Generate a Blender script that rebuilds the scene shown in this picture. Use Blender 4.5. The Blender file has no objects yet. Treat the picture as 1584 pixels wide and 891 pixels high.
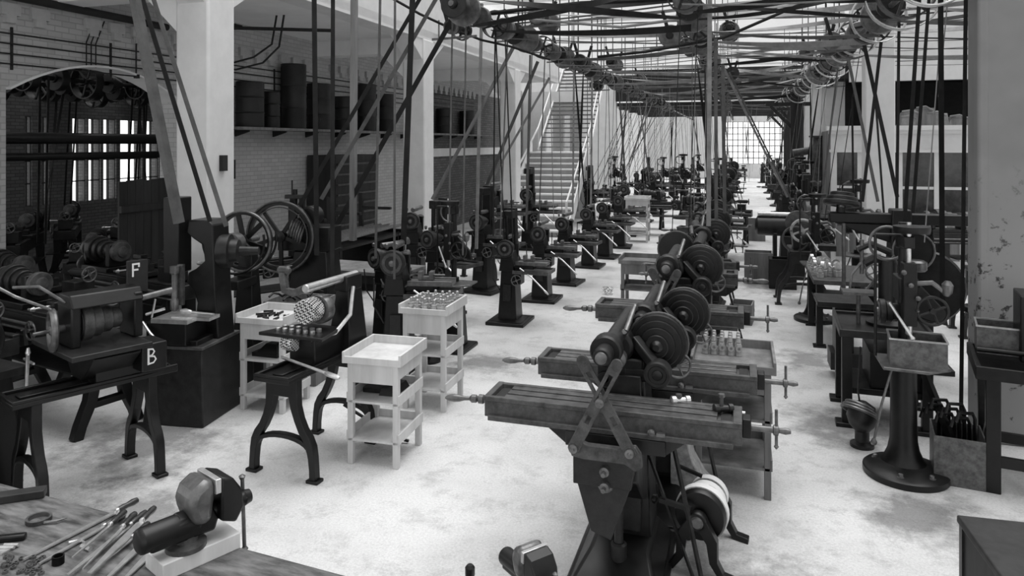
import bpy, math, random
from mathutils import Vector, Matrix
PI = math.pi
R = math.radians
scene = bpy.context.scene
COL = scene.collection

# ------------------------------------------------------------------ camera
FPX, CH, YAW = 1130.0, 2.7, math.atan(356/1130.0)
cam = bpy.data.cameras.new('camera')
cam.sensor_width = 36.0
cam.lens = 36.0*FPX/1584
cam.shift_y = -(445.5-222)/1584
cam.clip_end = 300
camo = bpy.data.objects.new('camera', cam)
COL.objects.link(camo)
camo.location = (0, 0, CH)
camo.rotation_euler = (R(90), 0, YAW)
scene.camera = camo
scene.view_settings.view_transform = 'Standard'
scene.view_settings.look = 'None'
scene.view_settings.gamma = 1
scene.view_settings.use_curve_mapping = False
scene.view_settings.exposure = 0.28

# ------------------------------------------------------------------ light: overcast sky and a veiled sun through the roof glazing
world = bpy.data.worlds.new('world')
scene.world = world
world.use_nodes = True
bg = world.node_tree.nodes['Background']
bg.inputs[0].default_value = (1, 1, 1, 1)
bg.inputs[1].default_value = 1.45
sun = bpy.data.lights.new('sun', 'SUN')
sun.energy = 5.2
sun.angle = R(55)
suno = bpy.data.objects.new('sun', sun)
COL.objects.link(suno)
suno.rotation_euler = (R(-12), R(6), 0)

# ------------------------------------------------------------------ reading positions off the floor plan
SN, CS = math.sin(YAW), math.cos(YAW)
def ray(px, py):
    u = (px-792)/FPX; v = (222-py)/FPX
    return Vector((-SN+u*CS, CS+u*SN, v))
def at_z(px, py, z=0.0):
    d = ray(px, py); return Vector((0, 0, CH)) + d*((z-CH)/d.z)
def at_x(px, py, x):
    d = ray(px, py); return Vector((0, 0, CH)) + d*(x/d.x)
def at_y(px, py, y):
    d = ray(px, py); return Vector((0, 0, CH)) + d*(y/d.y)
def at_t(px, py, t):
    return Vector((0, 0, CH)) + ray(px, py)*t

# ------------------------------------------------------------------ materials
def newmat(name):
    m = bpy.data.materials.new(name); m.use_nodes = True
    nt = m.node_tree; b = nt.nodes['Principled BSDF']
    return m, nt, b
def g(v): return (v, v, v, 1)
def mat(name, lo, hi=None, rough=.5, metal=0.0, scale=8, bump=0.0, detail=6, spec=.5, stretch=None):
    m, nt, b = newmat(name)
    b.inputs['Roughness'].default_value = rough
    b.inputs['Metallic'].default_value = metal
    b.inputs['Specular IOR Level'].default_value = spec
    hi = lo if hi is None else hi
    tc = nt.nodes.new('ShaderNodeTexCoord')
    mp = nt.nodes.new('ShaderNodeMapping')
    if stretch: mp.inputs['Scale'].default_value = stretch
    n = nt.nodes.new('ShaderNodeTexNoise')
    n.inputs['Scale'].default_value = scale; n.inputs['Detail'].default_value = detail
    n.inputs['Roughness'].default_value = .65
    r = nt.nodes.new('ShaderNodeValToRGB')
    r.color_ramp.elements[0].position = .35; r.color_ramp.elements[0].color = g(lo)
    r.color_ramp.elements[1].position = .65; r.color_ramp.elements[1].color = g(hi)
    nt.links.new(tc.outputs['Object'], mp.inputs[0]); nt.links.new(mp.outputs[0], n.inputs[0])
    nt.links.new(n.outputs[0], r.inputs[0]); nt.links.new(r.outputs[0], b.inputs['Base Color'])
    if bump:
        bp = nt.nodes.new('ShaderNodeBump'); bp.inputs['Strength'].default_value = bump
        bp.inputs['Distance'].default_value = .02
        nt.links.new(n.outputs[0], bp.inputs['Height']); nt.links.new(bp.outputs[0], b.inputs['Normal'])
    return m
M = {}
M['iron'] = mat('black_iron', .005, .014, .36, 0, 12, 0, 6, .35)
M['iron2'] = mat('worn_iron', .012, .04, .4, 0, 9, 0, 6, .4)
M['iron3'] = mat('grey_cast_iron', .05, .12, .42, 0, 10)
M['steel'] = mat('bright_steel', .55, .78, .3, .85, 14)
M['steel2'] = mat('dull_steel', .1, .2, .36, .6, 14)
M['tin'] = mat('galvanised_tin', .07, .16, .5, .3, 22)
M['wood'] = mat('pale_wood', .5, .68, .7, 0, 5, 0, 6, .3, (1, 1, .12))
M['wood2'] = mat('weathered_wood', .12, .24, .7, 0, 6, 0, 6, .3, (1, 1, .12))
M['woodd'] = mat('dark_wood', .01, .03, .6, 0, 7, 0, 6, .4, (1, 1, .1))
M['bench'] = mat('bench_wood', .03, .2, .5, 0, 9, .2, 12, .5, (.5, 2, 1))
M['belt'] = mat('dark_leather', .008, .02, .6, 0, 5, 0, 6, .2)
M['belt2'] = mat('pale_leather', .16, .28, .55, 0, 5)
M['belt3'] = mat('mid_leather', .05, .1, .5, 0, 5)
M['white'] = mat('white_paint', .72, .8, .6, 0, 3)
M['plaster'] = mat('grey_plaster', .70, .80, .8, 0, 2.5, .05)
M['col'] = mat('column_plaster', .42, .58, .75, 0, 4, .05)
M['limewash'] = mat('limewashed_ceiling', .84, .9, .8, 0, 3)
M['riser'] = mat('shaded_riser', .3, .38, .7, 0, 4)  # white risers, the shade under each step put into the grey
M['nextfloor'] = mat('dimmed_board_floor', .02, .06, .6, 0, 3)
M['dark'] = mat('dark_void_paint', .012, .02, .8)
M['drum'] = mat('tarred_drum', .006, .016, .55, 0, 6)
M['chips'] = mat('bright_castings', .3, .6, .35, .5, 30)
M['handle'] = mat('varnished_handle', .015, .04, .25, 0, 20)
M['casting'] = mat('grey_castings', .25, .5, .5, 0, 20)

def iron(name, lo, hi, edge, rough=.32):
    m, nt, b = newmat(name)
    b.inputs['Specular IOR Level'].default_value = .4
    tc = nt.nodes.new('ShaderNodeTexCoord')
    n = nt.nodes.new('ShaderNodeTexNoise'); n.inputs['Scale'].default_value = 11; n.inputs['Detail'].default_value = 8; n.inputs['Roughness'].default_value = .75
    r = nt.nodes.new('ShaderNodeValToRGB'); r.color_ramp.elements[0].position = .35; r.color_ramp.elements[0].color = g(lo); r.color_ramp.elements[1].position = .7; r.color_ramp.elements[1].color = g(hi)
    ge = nt.nodes.new('ShaderNodeNewGeometry'); r2 = nt.nodes.new('ShaderNodeValToRGB')
    r2.color_ramp.elements[0].position = .51; r2.color_ramp.elements[0].color = g(0); r2.color_ramp.elements[1].position = .6; r2.color_ramp.elements[1].color = g(1)
    mx = nt.nodes.new('ShaderNodeMix'); mx.data_type = 'RGBA'; mx.inputs[7].default_value = g(edge)
    mr = nt.nodes.new('ShaderNodeMapRange'); mr.inputs[3].default_value = rough-.12; mr.inputs[4].default_value = rough+.18
    nt.links.new(tc.outputs['Object'], n.inputs[0]); nt.links.new(n.outputs[0], r.inputs[0]); nt.links.new(n.outputs[0], mr.inputs[0])
    nt.links.new(ge.outputs['Pointiness'], r2.inputs[0]); mx.inputs[0].default_value = 0; nt.links.new(r.outputs[0], mx.inputs[6])
    nt.links.new(mx.outputs[2], b.inputs['Base Color']); nt.links.new(mr.outputs[0], b.inputs['Roughness'])
    return m
M['iron'] = iron('black_iron', .002, .009, .07, .36)
M['iron2'] = iron('worn_iron', .006, .026, .16, .36)
M['iron3'] = iron('grey_cast_iron', .03, .12, .3, .38)
def column_mat():
    m, nt, b = newmat('chipped_column')
    b.inputs['Roughness'].default_value = .8
    tc = nt.nodes.new('ShaderNodeTexCoord')
    n = nt.nodes.new('ShaderNodeTexNoise'); n.inputs['Scale'].default_value = 7; n.inputs['Detail'].default_value = 12; n.inputs['Roughness'].default_value = .7
    r = nt.nodes.new('ShaderNodeValToRGB')
    r.color_ramp.elements[0].position = .38; r.color_ramp.elements[0].color = g(.04)
    r.color_ramp.elements[1].position = .43; r.color_ramp.elements[1].color = g(.3)
    sp = nt.nodes.new('ShaderNodeSeparateXYZ'); mr = nt.nodes.new('ShaderNodeMapRange')
    mr.inputs[1].default_value = 1.6; mr.inputs[2].default_value = 2.6; mr.inputs[3].default_value = 0; mr.inputs[4].default_value = 1
    mx = nt.nodes.new('ShaderNodeMix'); mx.data_type = 'RGBA'
    n2 = nt.nodes.new('ShaderNodeTexNoise'); n2.inputs['Scale'].default_value = 3; r2 = nt.nodes.new('ShaderNodeValToRGB')
    r2.color_ramp.elements[0].color = g(.18); r2.color_ramp.elements[1].color = g(.26)
    nt.links.new(tc.outputs['Object'], n.inputs[0]); nt.links.new(tc.outputs['Object'], n2.inputs[0]); nt.links.new(n.outputs[0], r.inputs[0])
    nt.links.new(n2.outputs[0], r2.inputs[0]); nt.links.new(tc.outputs['Object'], sp.inputs[0]); nt.links.new(sp.outputs[2], mr.inputs[0])
    nt.links.new(mr.outputs[0], mx.inputs[0]); nt.links.new(r.outputs[0], mx.inputs[6]); nt.links.new(r2.outputs[0], mx.inputs[7])
    nt.links.new(mx.outputs[2], b.inputs['Base Color'])
    return m
M['col2'] = column_mat()

def floor_mat():
    m, nt, b = newmat('concrete_floor')
    b.inputs['Roughness'].default_value = .75
    b.inputs['Specular IOR Level'].default_value = .25
    tc = nt.nodes.new('ShaderNodeTexCoord')
    def noise(sc, det, ro=.6):
        n = nt.nodes.new('ShaderNodeTexNoise'); n.inputs['Scale'].default_value = sc
        n.inputs['Detail'].default_value = det; n.inputs['Roughness'].default_value = ro
        nt.links.new(tc.outputs['Object'], n.inputs[0]); return n
    def ramp(n, a, ca, b_, cb):
        r = nt.nodes.new('ShaderNodeValToRGB')
        r.color_ramp.elements[0].position = a; r.color_ramp.elements[0].color = g(ca)
        r.color_ramp.elements[1].position = b_; r.color_ramp.elements[1].color = g(cb)
        nt.links.new(n.outputs[0], r.inputs[0]); return r
    def mul(a, c):
        x = nt.nodes.new('ShaderNodeMix'); x.data_type = 'RGBA'; x.blend_type = 'MULTIPLY'
        x.inputs[0].default_value = 1
        nt.links.new(a.outputs[0], x.inputs[6]); nt.links.new(c.outputs[0] if hasattr(c, 'outputs') else c, x.inputs[7])
        class W: outputs = [x.outputs[2]]
        return W
    big = ramp(noise(.5, 4), .3, .52, .6, .76)
    mid = ramp(noise(3.2, 10, .78), .28, .62, .5, 1)
    fine = ramp(noise(55, 5, .85), .3, .7, .6, 1)
    c = mul(mul(big, mid), fine)
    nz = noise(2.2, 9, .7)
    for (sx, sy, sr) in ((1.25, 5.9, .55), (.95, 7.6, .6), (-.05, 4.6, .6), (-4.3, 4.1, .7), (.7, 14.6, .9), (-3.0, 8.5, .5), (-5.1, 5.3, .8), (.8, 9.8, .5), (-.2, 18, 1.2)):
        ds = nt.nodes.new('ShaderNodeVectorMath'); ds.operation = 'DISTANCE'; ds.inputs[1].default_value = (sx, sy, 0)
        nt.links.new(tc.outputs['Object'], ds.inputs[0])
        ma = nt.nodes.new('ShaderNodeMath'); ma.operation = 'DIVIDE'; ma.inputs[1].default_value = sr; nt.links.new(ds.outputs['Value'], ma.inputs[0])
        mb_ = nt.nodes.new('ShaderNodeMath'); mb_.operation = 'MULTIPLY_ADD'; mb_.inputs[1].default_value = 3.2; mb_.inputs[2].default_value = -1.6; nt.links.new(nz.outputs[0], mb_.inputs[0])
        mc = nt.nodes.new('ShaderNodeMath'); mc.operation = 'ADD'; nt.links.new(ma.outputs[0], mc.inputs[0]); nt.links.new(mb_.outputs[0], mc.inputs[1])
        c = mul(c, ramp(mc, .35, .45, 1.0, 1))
    nt.links.new(c.outputs[0], b.inputs['Base Color'])
    bp = nt.nodes.new('ShaderNodeBump'); bp.inputs['Strength'].default_value = .25; bp.inputs['Distance'].default_value = .01
    n = noise(25, 8, .7)
    nt.links.new(n.outputs[0], bp.inputs['Height']); nt.links.new(bp.outputs[0], b.inputs['Normal'])
    return m
M['floor'] = floor_mat()

def brick_mat(name, a, b_, mortar):
    m, nt, b = newmat(name)
    b.inputs['Roughness'].default_value = .8
    tc = nt.nodes.new('ShaderNodeTexCoord')
    sp = nt.nodes.new('ShaderNodeSeparateXYZ'); cb = nt.nodes.new('ShaderNodeCombineXYZ')
    ad = nt.nodes.new('ShaderNodeMath'); ad.operation = 'ADD'
    nt.links.new(tc.outputs['Object'], sp.inputs[0])
    nt.links.new(sp.outputs[0], ad.inputs[0]); nt.links.new(sp.outputs[1], ad.inputs[1])
    nt.links.new(ad.outputs[0], cb.inputs[0]); nt.links.new(sp.outputs[2], cb.inputs[1])
    br = nt.nodes.new('ShaderNodeTexBrick')
    br.inputs['Color1'].default_value = g(a); br.inputs['Color2'].default_value = g(b_)
    br.inputs['Mortar'].default_value = g(mortar); br.inputs['Scale'].default_value = 1
    br.inputs['Mortar Size'].default_value = .008
    br.inputs['Brick Width'].default_value = .22; br.inputs['Row Height'].default_value = .08
    nt.links.new(cb.outputs[0], br.inputs[0]); nt.links.new(br.outputs[0], b.inputs['Base Color'])
    bp = nt.nodes.new('ShaderNodeBump'); bp.inputs['Strength'].default_value = .5; bp.inputs['Distance'].default_value = .01
    nt.links.new(br.outputs[1], bp.inputs['Height']); bp.invert = True
    nt.links.new(bp.outputs[0], b.inputs['Normal'])
    return m
M['brick'] = brick_mat('whitewashed_brick', .44, .52, .37)
M['corbel'] = mat('whitewashed_corbel', .42, .5, .8, 0, 6)
M['brick2'] = brick_mat('dark_brick', .10, .15, .06)

def knurl_mat():
    m, nt, b = newmat('spiral_cutter_teeth')
    b.inputs['Roughness'].default_value = .35
    tc = nt.nodes.new('ShaderNodeTexCoord'); mp = nt.nodes.new('ShaderNodeMapping')
    mp.inputs['Rotation'].default_value = (R(45), R(45), R(45))
    ck = nt.nodes.new('ShaderNodeTexChecker'); ck.inputs['Scale'].default_value = 60
    ck.inputs['Color1'].default_value = g(.75); ck.inputs['Color2'].default_value = g(.02)
    nt.links.new(tc.outputs['Object'], mp.inputs[0]); nt.links.new(mp.outputs[0], ck.inputs[0])
    nt.links.new(ck.outputs[0], b.inputs['Base Color'])
    return m
M['knurl'] = knurl_mat()

def glass_mat():
    m, nt, b = newmat('window_glass')
    out = nt.nodes['Material Output']
    tr = nt.nodes.new('ShaderNodeBsdfTransparent'); tr.inputs[0].default_value = g(.69)
    gl = nt.nodes.new('ShaderNodeBsdfGlossy'); gl.inputs['Roughness'].default_value = .15
    mx = nt.nodes.new('ShaderNodeMixShader'); mx.inputs[0].default_value = .05
    nt.links.new(tr.outputs[0], mx.inputs[1]); nt.links.new(gl.outputs[0], mx.inputs[2])
    nt.links.new(mx.outputs[0], out.inputs[0])
    return m
M['glass'] = glass_mat()
M['pane_dark'] = mat('dim_office_glass', .02, .05, .12)

# ------------------------------------------------------------------ mesh builder
def basis(ax):
    ax = Vector(ax).normalized()
    h = Vector((0, 0, 1)) if abs(ax.z) < .95 else Vector((1, 0, 0))
    a = ax.cross(h).normalized(); b = ax.cross(a).normalized()
    return ax, a, b
class MB:
    def __init__(s): s.v = []; s.f = []; s.k = 0
    def e(s): s.k += 1; return .0004*(s.k % 9)
    def box(s, c, d, rz=0, rx=0, ry=0):
        m = Matrix.Rotation(rz, 3, 'Z') @ Matrix.Rotation(ry, 3, 'Y') @ Matrix.Rotation(rx, 3, 'X')
        n = len(s.v); c = Vector(c); e = s.e(); d = (d[0]+e, d[1]+e, d[2]+e)
        for x in (-.5, .5):
            for y in (-.5, .5):
                for z in (-.5, .5): s.v.append(c + m @ Vector((x*d[0], y*d[1], z*d[2])))
        for q in ((0, 1, 3, 2), (4, 6, 7, 5), (0, 4, 5, 1), (2, 3, 7, 6), (0, 2, 6, 4), (1, 5, 7, 3)):
            s.f.append(tuple(n+i for i in q))
        return s
    def bb(s, x0, x1, y0, y1, z0, z1):
        return s.box(((x0+x1)/2, (y0+y1)/2, (z0+z1)/2), (abs(x1-x0), abs(y1-y0), abs(z1-z0)))
    def taper(s, c0, d0, c1, d1):          # frustum with rectangular ends (horizontal)
        n = len(s.v)
        for c, d in ((c0, d0), (c1, d1)):
            for sx, sy in ((-1, -1), (1, -1), (1, 1), (-1, 1)):
                s.v.append(Vector((c[0]+sx*d[0]/2, c[1]+sy*d[1]/2, c[2])))
        s.f += [(n+3, n+2, n+1, n), (n+4, n+5, n+6, n+7)]
        for i in range(4):
            j = (i+1) % 4; s.f.append((n+i, n+j, n+4+j, n+4+i))
        return s
    def bar(s, p0, p1, w, h=None, up=(0, 0, 1)):
        p0 = Vector(p0); p1 = Vector(p1); h = w if h is None else h; e = s.e(); w += e; h += e
        t = (p1-p0).normalized(); up = Vector(up)
        if abs(t.dot(up)) > .98: up = Vector((0, 1, 0))
        a = t.cross(up).normalized(); b = a.cross(t).normalized()
        n = len(s.v)
        for p in (p0, p1):
            for i, j in ((-1, -1), (1, -1), (1, 1), (-1, 1)): s.v.append(p + a*w/2*i + b*h/2*j)
        s.f += [(n, n+1, n+2, n+3), (n+7, n+6, n+5, n+4)]
        for i in range(4):
            j = (i+1) % 4; s.f.append((n+j, n+i, n+4+i, n+4+j))
        return s
    def lathe(s, p, ax, prof, n=16, cap=True):   # prof: (radius, distance along the axis)
        p = Vector(p); ax, a, b = basis(ax); k = len(s.v)
        for r, t in prof:
            for i in range(n):
                q = 2*PI*i/n; s.v.append(p + ax*t + a*r*math.cos(q) + b*r*math.sin(q))
        for j in range(len(prof)-1):
            for i in range(n):
                i2 = (i+1) % n; s.f.append((k+j*n+i, k+j*n+i2, k+(j+1)*n+i2, k+(j+1)*n+i))
        if cap:
            s.f.append(tuple(k+i for i in reversed(range(n))))
            s.f.append(tuple(k+(len(prof)-1)*n+i for i in range(n)))
        return s
    def cyl(s, p0, p1, r0, r1=None, n=14):
        p0 = Vector(p0); p1 = Vector(p1); L = (p1-p0).length
        return s.lathe(p0, p1-p0, [(r0, 0), (r0 if r1 is None else r1, L)], n)
    def tube(s, pts, r, n=8):
        pts = [Vector(p) for p in pts]; k = len(s.v); N = len(pts); up = None
        for i, p in enumerate(pts):
            t = (pts[min(i+1, N-1)]-pts[max(i-1, 0)]).normalized()
            if up is None:
                _, a, b = basis(t)
            else:
                a = (up - t*up.dot(t)).normalized(); b = t.cross(a).normalized()
            up = a
            rr = r[i] if isinstance(r, (list, tuple)) else r
            for j in range(n):
                q = 2*PI*j/n; s.v.append(p + a*rr*math.cos(q) + b*rr*math.sin(q))
        for i in range(N-1):
            for j in range(n):
                j2 = (j+1) % n; s.f.append((k+i*n+j, k+i*n+j2, k+(i+1)*n+j2, k+(i+1)*n+j))
        s.f.append(tuple(k+i for i in reversed(range(n)))); s.f.append(tuple(k+(N-1)*n+i for i in range(n)))
        return s
    def sweep(s, pts, w, dep, d):                # flat bar along a curve: w = half widths in the plane, dep = half depth along d
        pts = [Vector(p) for p in pts]; d = Vector(d).normalized(); k = len(s.v); N = len(pts)
        for i, p in enumerate(pts):
            t = (pts[min(i+1, N-1)]-pts[max(i-1, 0)]).normalized(); nn = t.cross(d).normalized()
            ww = w[i] if isinstance(w, (list, tuple)) else w
            for a, b in ((-1, -1), (1, -1), (1, 1), (-1, 1)): s.v.append(p + nn*ww*a + d*dep*b)
        s.f += [(k, k+1, k+2, k+3), tuple(k+(N-1)*4+i for i in (3, 2, 1, 0))]
        for i in range(N-1):
            for j in range(4):
                j2 = (j+1) % 4; s.f.append((k+i*4+j2, k+i*4+j, k+(i+1)*4+j, k+(i+1)*4+j2))
        return s
    def torus(s, c, ax, Rr, r, n=28, m=8, a0=0, a1=2*PI):
        c = Vector(c); ax, a, b = basis(ax)
        full = abs(a1-a0-2*PI) < 1e-6; N = n if full else n+1; k = len(s.v)
        for i in range(N):
            q = a0+(a1-a0)*i/n; d = a*math.cos(q)+b*math.sin(q)
            for j in range(m):
                w = 2*PI*j/m; s.v.append(c + d*(Rr+r*math.cos(w)) + ax*r*math.sin(w))
        for i in range(n):
            i2 = (i+1) % N if full else i+1
            for j in range(m):
                j2 = (j+1) % m; s.f.append((k+i*m+j, k+i2*m+j, k+i2*m+j2, k+i*m+j2))
        return s
    def rim(s, c, ax, R0, R1, w, n=32):          # flat ring
        c = Vector(c); ax, a, b = basis(ax); k = len(s.v)
        for i in range(n):
            q = 2*PI*i/n; d = a*math.cos(q)+b*math.sin(q)
            s.v += [c+d*R0-ax*w/2, c+d*R1-ax*w/2, c+d*R1+ax*w/2, c+d*R0+ax*w/2]
        for i in range(n):
            i2 = (i+1) % n
            for j in range(4):
                j2 = (j+1) % 4; s.f.append((k+i*4+j, k+i*4+j2, k+i2*4+j2, k+i2*4+j))
        return s
    def prism(s, poly, o, ex, ey, dep):          # polygon (2-D) in plane ex,ey at o, extruded by dep vector
        dep = Vector(dep); e = dep.normalized()*s.e(); o = Vector(o)-e/2; dep = dep+e; ex = Vector(ex); ey = Vector(ey); k = len(s.v); n = len(poly)
        for q in (0, 1):
            for x, y in poly: s.v.append(o+ex*x+ey*y+dep*q)
        s.f.append(tuple(k+i for i in reversed(range(n)))); s.f.append(tuple(k+n+i for i in range(n)))
        for i in range(n):
            j = (i+1) % n; s.f.append((k+i, k+j, k+n+j, k+n+i))
        return s
    def build(s, name, m, parent=None, bevel=0, label=None):
        me = bpy.data.meshes.new(name)
        me.from_pydata([tuple(v) for v in s.v], [], s.f); me.update()
        me.shade_smooth(); me.set_sharp_from_angle(angle=R(32))
        me.materials.append(M[m] if isinstance(m, str) else m)
        o = bpy.data.objects.new(name, me); COL.objects.link(o)
        if parent: o.parent = parent
        if bevel:
            b = o.modifiers.new('bevel', 'BEVEL'); b.width = bevel; b.segments = 2; b.limit_method = 'ANGLE'
            b.angle_limit = R(40); b.harden_normals = False
        if label: o['label'] = label
        return o
def tag(o, label, cat, group=None, kind=None):
    o['label'] = label; o['category'] = cat
    if group: o['group'] = group
    if kind: o['kind'] = kind
    return o
def thing(name, label, cat, loc=(0, 0, 0), rz=0, group=None, sc=1.0):
    o = bpy.data.objects.new(name, None); COL.objects.link(o)
    o.empty_display_size = .1
    o.location = loc; o.rotation_euler = (0, 0, rz); o.scale = (sc, sc, sc)
    return tag(o, label, cat, group)
def struct(name, mb, m, bevel=0):
    o = mb.build(name, m, None, bevel); o['kind'] = 'structure'; return o
def dup(root, loc, rz=0, label=None, group=None, sc=None, skip=()):
    kids = {}
    for o in COL.objects:
        if o.parent: kids.setdefault(o.parent.name, []).append(o)
    def cp(o, par):
        c = o.copy(); COL.objects.link(c)
        if par: c.parent = par
        for ch in kids.get(o.name, []):
            if ch.name.split('.')[0] not in skip: cp(ch, c)
        return c
    r = cp(root, None)
    r.location = loc; r.rotation_euler = (0, 0, rz)
    if sc: r.scale = (sc, sc, sc)
    if label: r['label'] = label
    if group: r['group'] = group
    elif 'group' in r.keys(): del r['group']
    return r
ORD = ['first', 'second', 'third', 'fourth', 'fifth', 'sixth', 'seventh', 'eighth', 'ninth', 'tenth', 'eleventh', 'twelfth',
       'thirteenth', 'fourteenth', 'fifteenth', 'sixteenth', 'seventeenth', 'eighteenth', 'nineteenth', 'twentieth',
       'twenty-first', 'twenty-second', 'twenty-third', 'twenty-fourth', 'twenty-fifth', 'twenty-sixth', 'twenty-seventh',
       'twenty-eighth', 'twenty-ninth', 'thirtieth', 'thirty-first', 'thirty-second', 'thirty-third', 'thirty-fourth', 'thirty-fifth',
       'thirty-sixth', 'thirty-seventh', 'thirty-eighth', 'thirty-ninth', 'fortieth', 'forty-first', 'forty-second']
rnd = random.Random(7)
# ================================================================== THE SETTING
WX, LX, RXC = -9.0, -6.6, 2.3       # left wall, left column row, right column row
CY = [1.2, 7.8, 14.3, 20.8, 27.3, 33.8]
ZR = 6.2
END = 60
struct('floor', MB().bb(-9.2, 11, -3, END+1, -.2, 0), 'floor')
struct('floor_next_shop', MB().bb(-17, -9.2, -3, END+1, -.2, 0), 'nextfloor')  # floor coloured dark to give the dimness of the next shop
# left wall with the segmental-arched opening into the next shop
A0, A1 = 6.98, 9.95
mb = MB()
mb.bb(WX-.35, WX, 4.6, A0, 0, 4.95).bb(WX-.35, WX, -3, 4.6, 0, 1.0).bb(WX-.35, WX, -3, 4.6, 4.5, 4.95).bb(WX-.35, WX, .6, 1.2, 1.0, 4.5).bb(WX-.35, WX, A1, 30, 0, 4.95)
n = 14; pts = []
for i in range(n+1):
    y = A0+(A1-A0)*i/n; pts.append((y, 3.42+.42*(1-((y-(A0+A1)/2)/((A1-A0)/2))**2)))
for i in range(n):
    (y0, z0), (y1, z1) = pts[i], pts[i+1]
    mb.prism([(y0, z0), (y1, z1), (y1, 4.95), (y0, 4.95)], (WX-.35, 0, 0), (0, 1, 0), (0, 0, 1), (.35, 0, 0))
struct('wall_left', mb, 'brick')
mb = MB()      # arch soffit strip, paled to carry the light on the brick
mb.sweep([(WX-.12, y, z-.015) for y, z in pts], .015, .2, (1, 0, 0))
struct('trim_1', mb, 'plaster')
# corbel table of brick stubs under the eaves
for a, b, nm in ((4.0, 7.4, 'trim_2'), (8.2, 14.0, 'trim_3'), (14.7, 24, 'trim_4')):
    mb = MB(); y = a
    while y < b:
        mb.bb(WX, WX+.06, y, y+.14, 4.25, 4.45).bb(WX, WX+.06, y-.06, y+.2, 4.35, 4.5); y += .42
    struct(nm, mb, 'corbel')
struct('trim_5', MB().cyl((WX+.12, 2, 4.58), (WX+.12, 9.6, 4.58), .055), 'dark')
# left bay: ceiling slab, cross beams, edge beam, haunches
struct('ceiling', MB().bb(WX-.4, LX+.22, -3, 26, 4.95, 5.2), 'limewash')
struct('window_31', MB().bb(WX-.4, LX, 26, 38, ZR+.13, ZR+.14), 'glass')
struct('wall_stairwell', MB().bb(WX-.3, WX, 26, 40, 4.95, ZR+.2).bb(WX-.3, WX, 30, 40, 0, 4.95).bb(WX, -6.3, 38.1, 38.4, 0, ZR+.2), 'white')
struct('window_9', MB().bb(-17, WX-.4, 4.6, 24, 5.0, 5.02), 'glass')
mb = MB()
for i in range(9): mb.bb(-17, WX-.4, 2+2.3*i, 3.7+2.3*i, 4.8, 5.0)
struct('ceiling_next_shop', mb, 'dark')  # strips closed and darkened to keep the next shop dim
k = 6
for y in CY[1:4]:
    mb = MB().bb(WX, LX, y-.2, y+.2, 4.62, 4.95)
    mb.prism([(0, 4.62), (-.55, 4.62), (0, 4.1)], (LX-.25, y-.2, 0), (1, 0, 0), (0, 0, 1), (0, .4, 0))
    struct('trim_%d' % k, mb, 'limewash'); k += 1
mb = MB().bb(LX-.2, LX+.22, -3, 26, 4.9, 5.1).bb(LX+.1, LX+.22, -3, 26, 5.1, ZR)
for y in CY[1:4]:
    for sg in (-1, 1):
        mb.prism([(sg*.22, 4.92), (sg*.95, 4.92), (sg*.22, 4.45)], (LX-.2, y, 0), (0, 1, 0), (0, 0, 1), (.4, 0, 0))
struct('trim_%d' % k, mb, 'white'); k += 1
for i, y in enumerate(CY[1:4]):
    mb = MB().bb(LX-.25, LX+.25, y-.25, y+.25, 0, 4.9)
    struct('trim_%d' % k, mb, 'white', .03); k += 1
for i, y in enumerate(CY[1:5]):
    mb = MB().bb(RXC-.24, RXC+.24, y-.2-.04*(i == 0), y+.2, 0, ZR)
    if i == 0: mb.bb(RXC-.27, RXC-.18, y-.25, y-.1, 0, ZR)
    struct('trim_%d' % k, mb, 'col2' if i == 0 else 'white', .025); k += 1
# roof glazing over the main bays: rafters, bars and panes
mb = MB()
for y in [4+3.4*i for i in range(11)]: mb.bb(LX, 10.5, y-.02, y+.02, ZR+.04, ZR+.12)
struct('ceiling_glazing_bars', mb, 'white')
struct('window_1', MB().bb(LX, 10.5, -3, 38, ZR+.13, ZR+.14), 'glass')
mb = MB().bb(WX, 10.5, -3.3, -3, 0, 1.1).bb(WX, 10.5, -3.3, -3, 3.6, ZR)
for x in [WX+.4+2.4*i for i in range(9)]: mb.bb(x-.35, x+.35, -3.3, -3, 1.1, 3.6)
struct('wall_front', mb, 'plaster')  # unseen wall behind the camera, added to cut the frontal fill
struct('wall_right', MB().bb(10.5, 10.8, -3, END, 0, ZR), 'plaster')
# far section: lower ceiling, its glazing added for light, and end wall with a gridded window
struct('trim_%d' % k, MB().bb(-6.3, 10.5, 38, 38.4, 4.9, ZR+.3), 'dark'); k += 1
struct('window_20', MB().bb(-7.2, 10.5, 38.4, END+.5, 5.0, 5.02), 'glass')  # roof glass added to brighten the far walls
struct('ceiling_far', MB().bb(-17, -7.2, 38.4, END+.5, 4.9, 5.1), 'plaster')
for j in range(5):
    y = 40.5+4.2*j
    struct('trim_%d' % k, MB().bb(-8.8, 10.4, y, y+.16, 4.75, 4.95), 'dark'); k += 1
WXA, WXB = -1.5, 3.2
mb = MB().bb(-17, WXA, END, END+.3, 0, 4.9).bb(WXB, 10.5, END, END+.3, 0, 4.9).bb(WXA, WXB, END, END+.3, 0, 1.1).bb(WXA, WXB, END, END+.3, 4.4, 4.9)
struct('wall_back', mb, 'white')
mb = MB()
for i in range(13):
    x = WXA+(WXB-WXA)*i/12; mb.bb(x-.03, x+.03, END+.05, END+.1, 1.1, 4.4)
for i in range(8):
    z = 1.1+3.3*i/7; mb.bb(WXA, WXB, END+.05, END+.1, z-.03, z+.03)
struct('window_2', mb, 'iron3')
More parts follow.
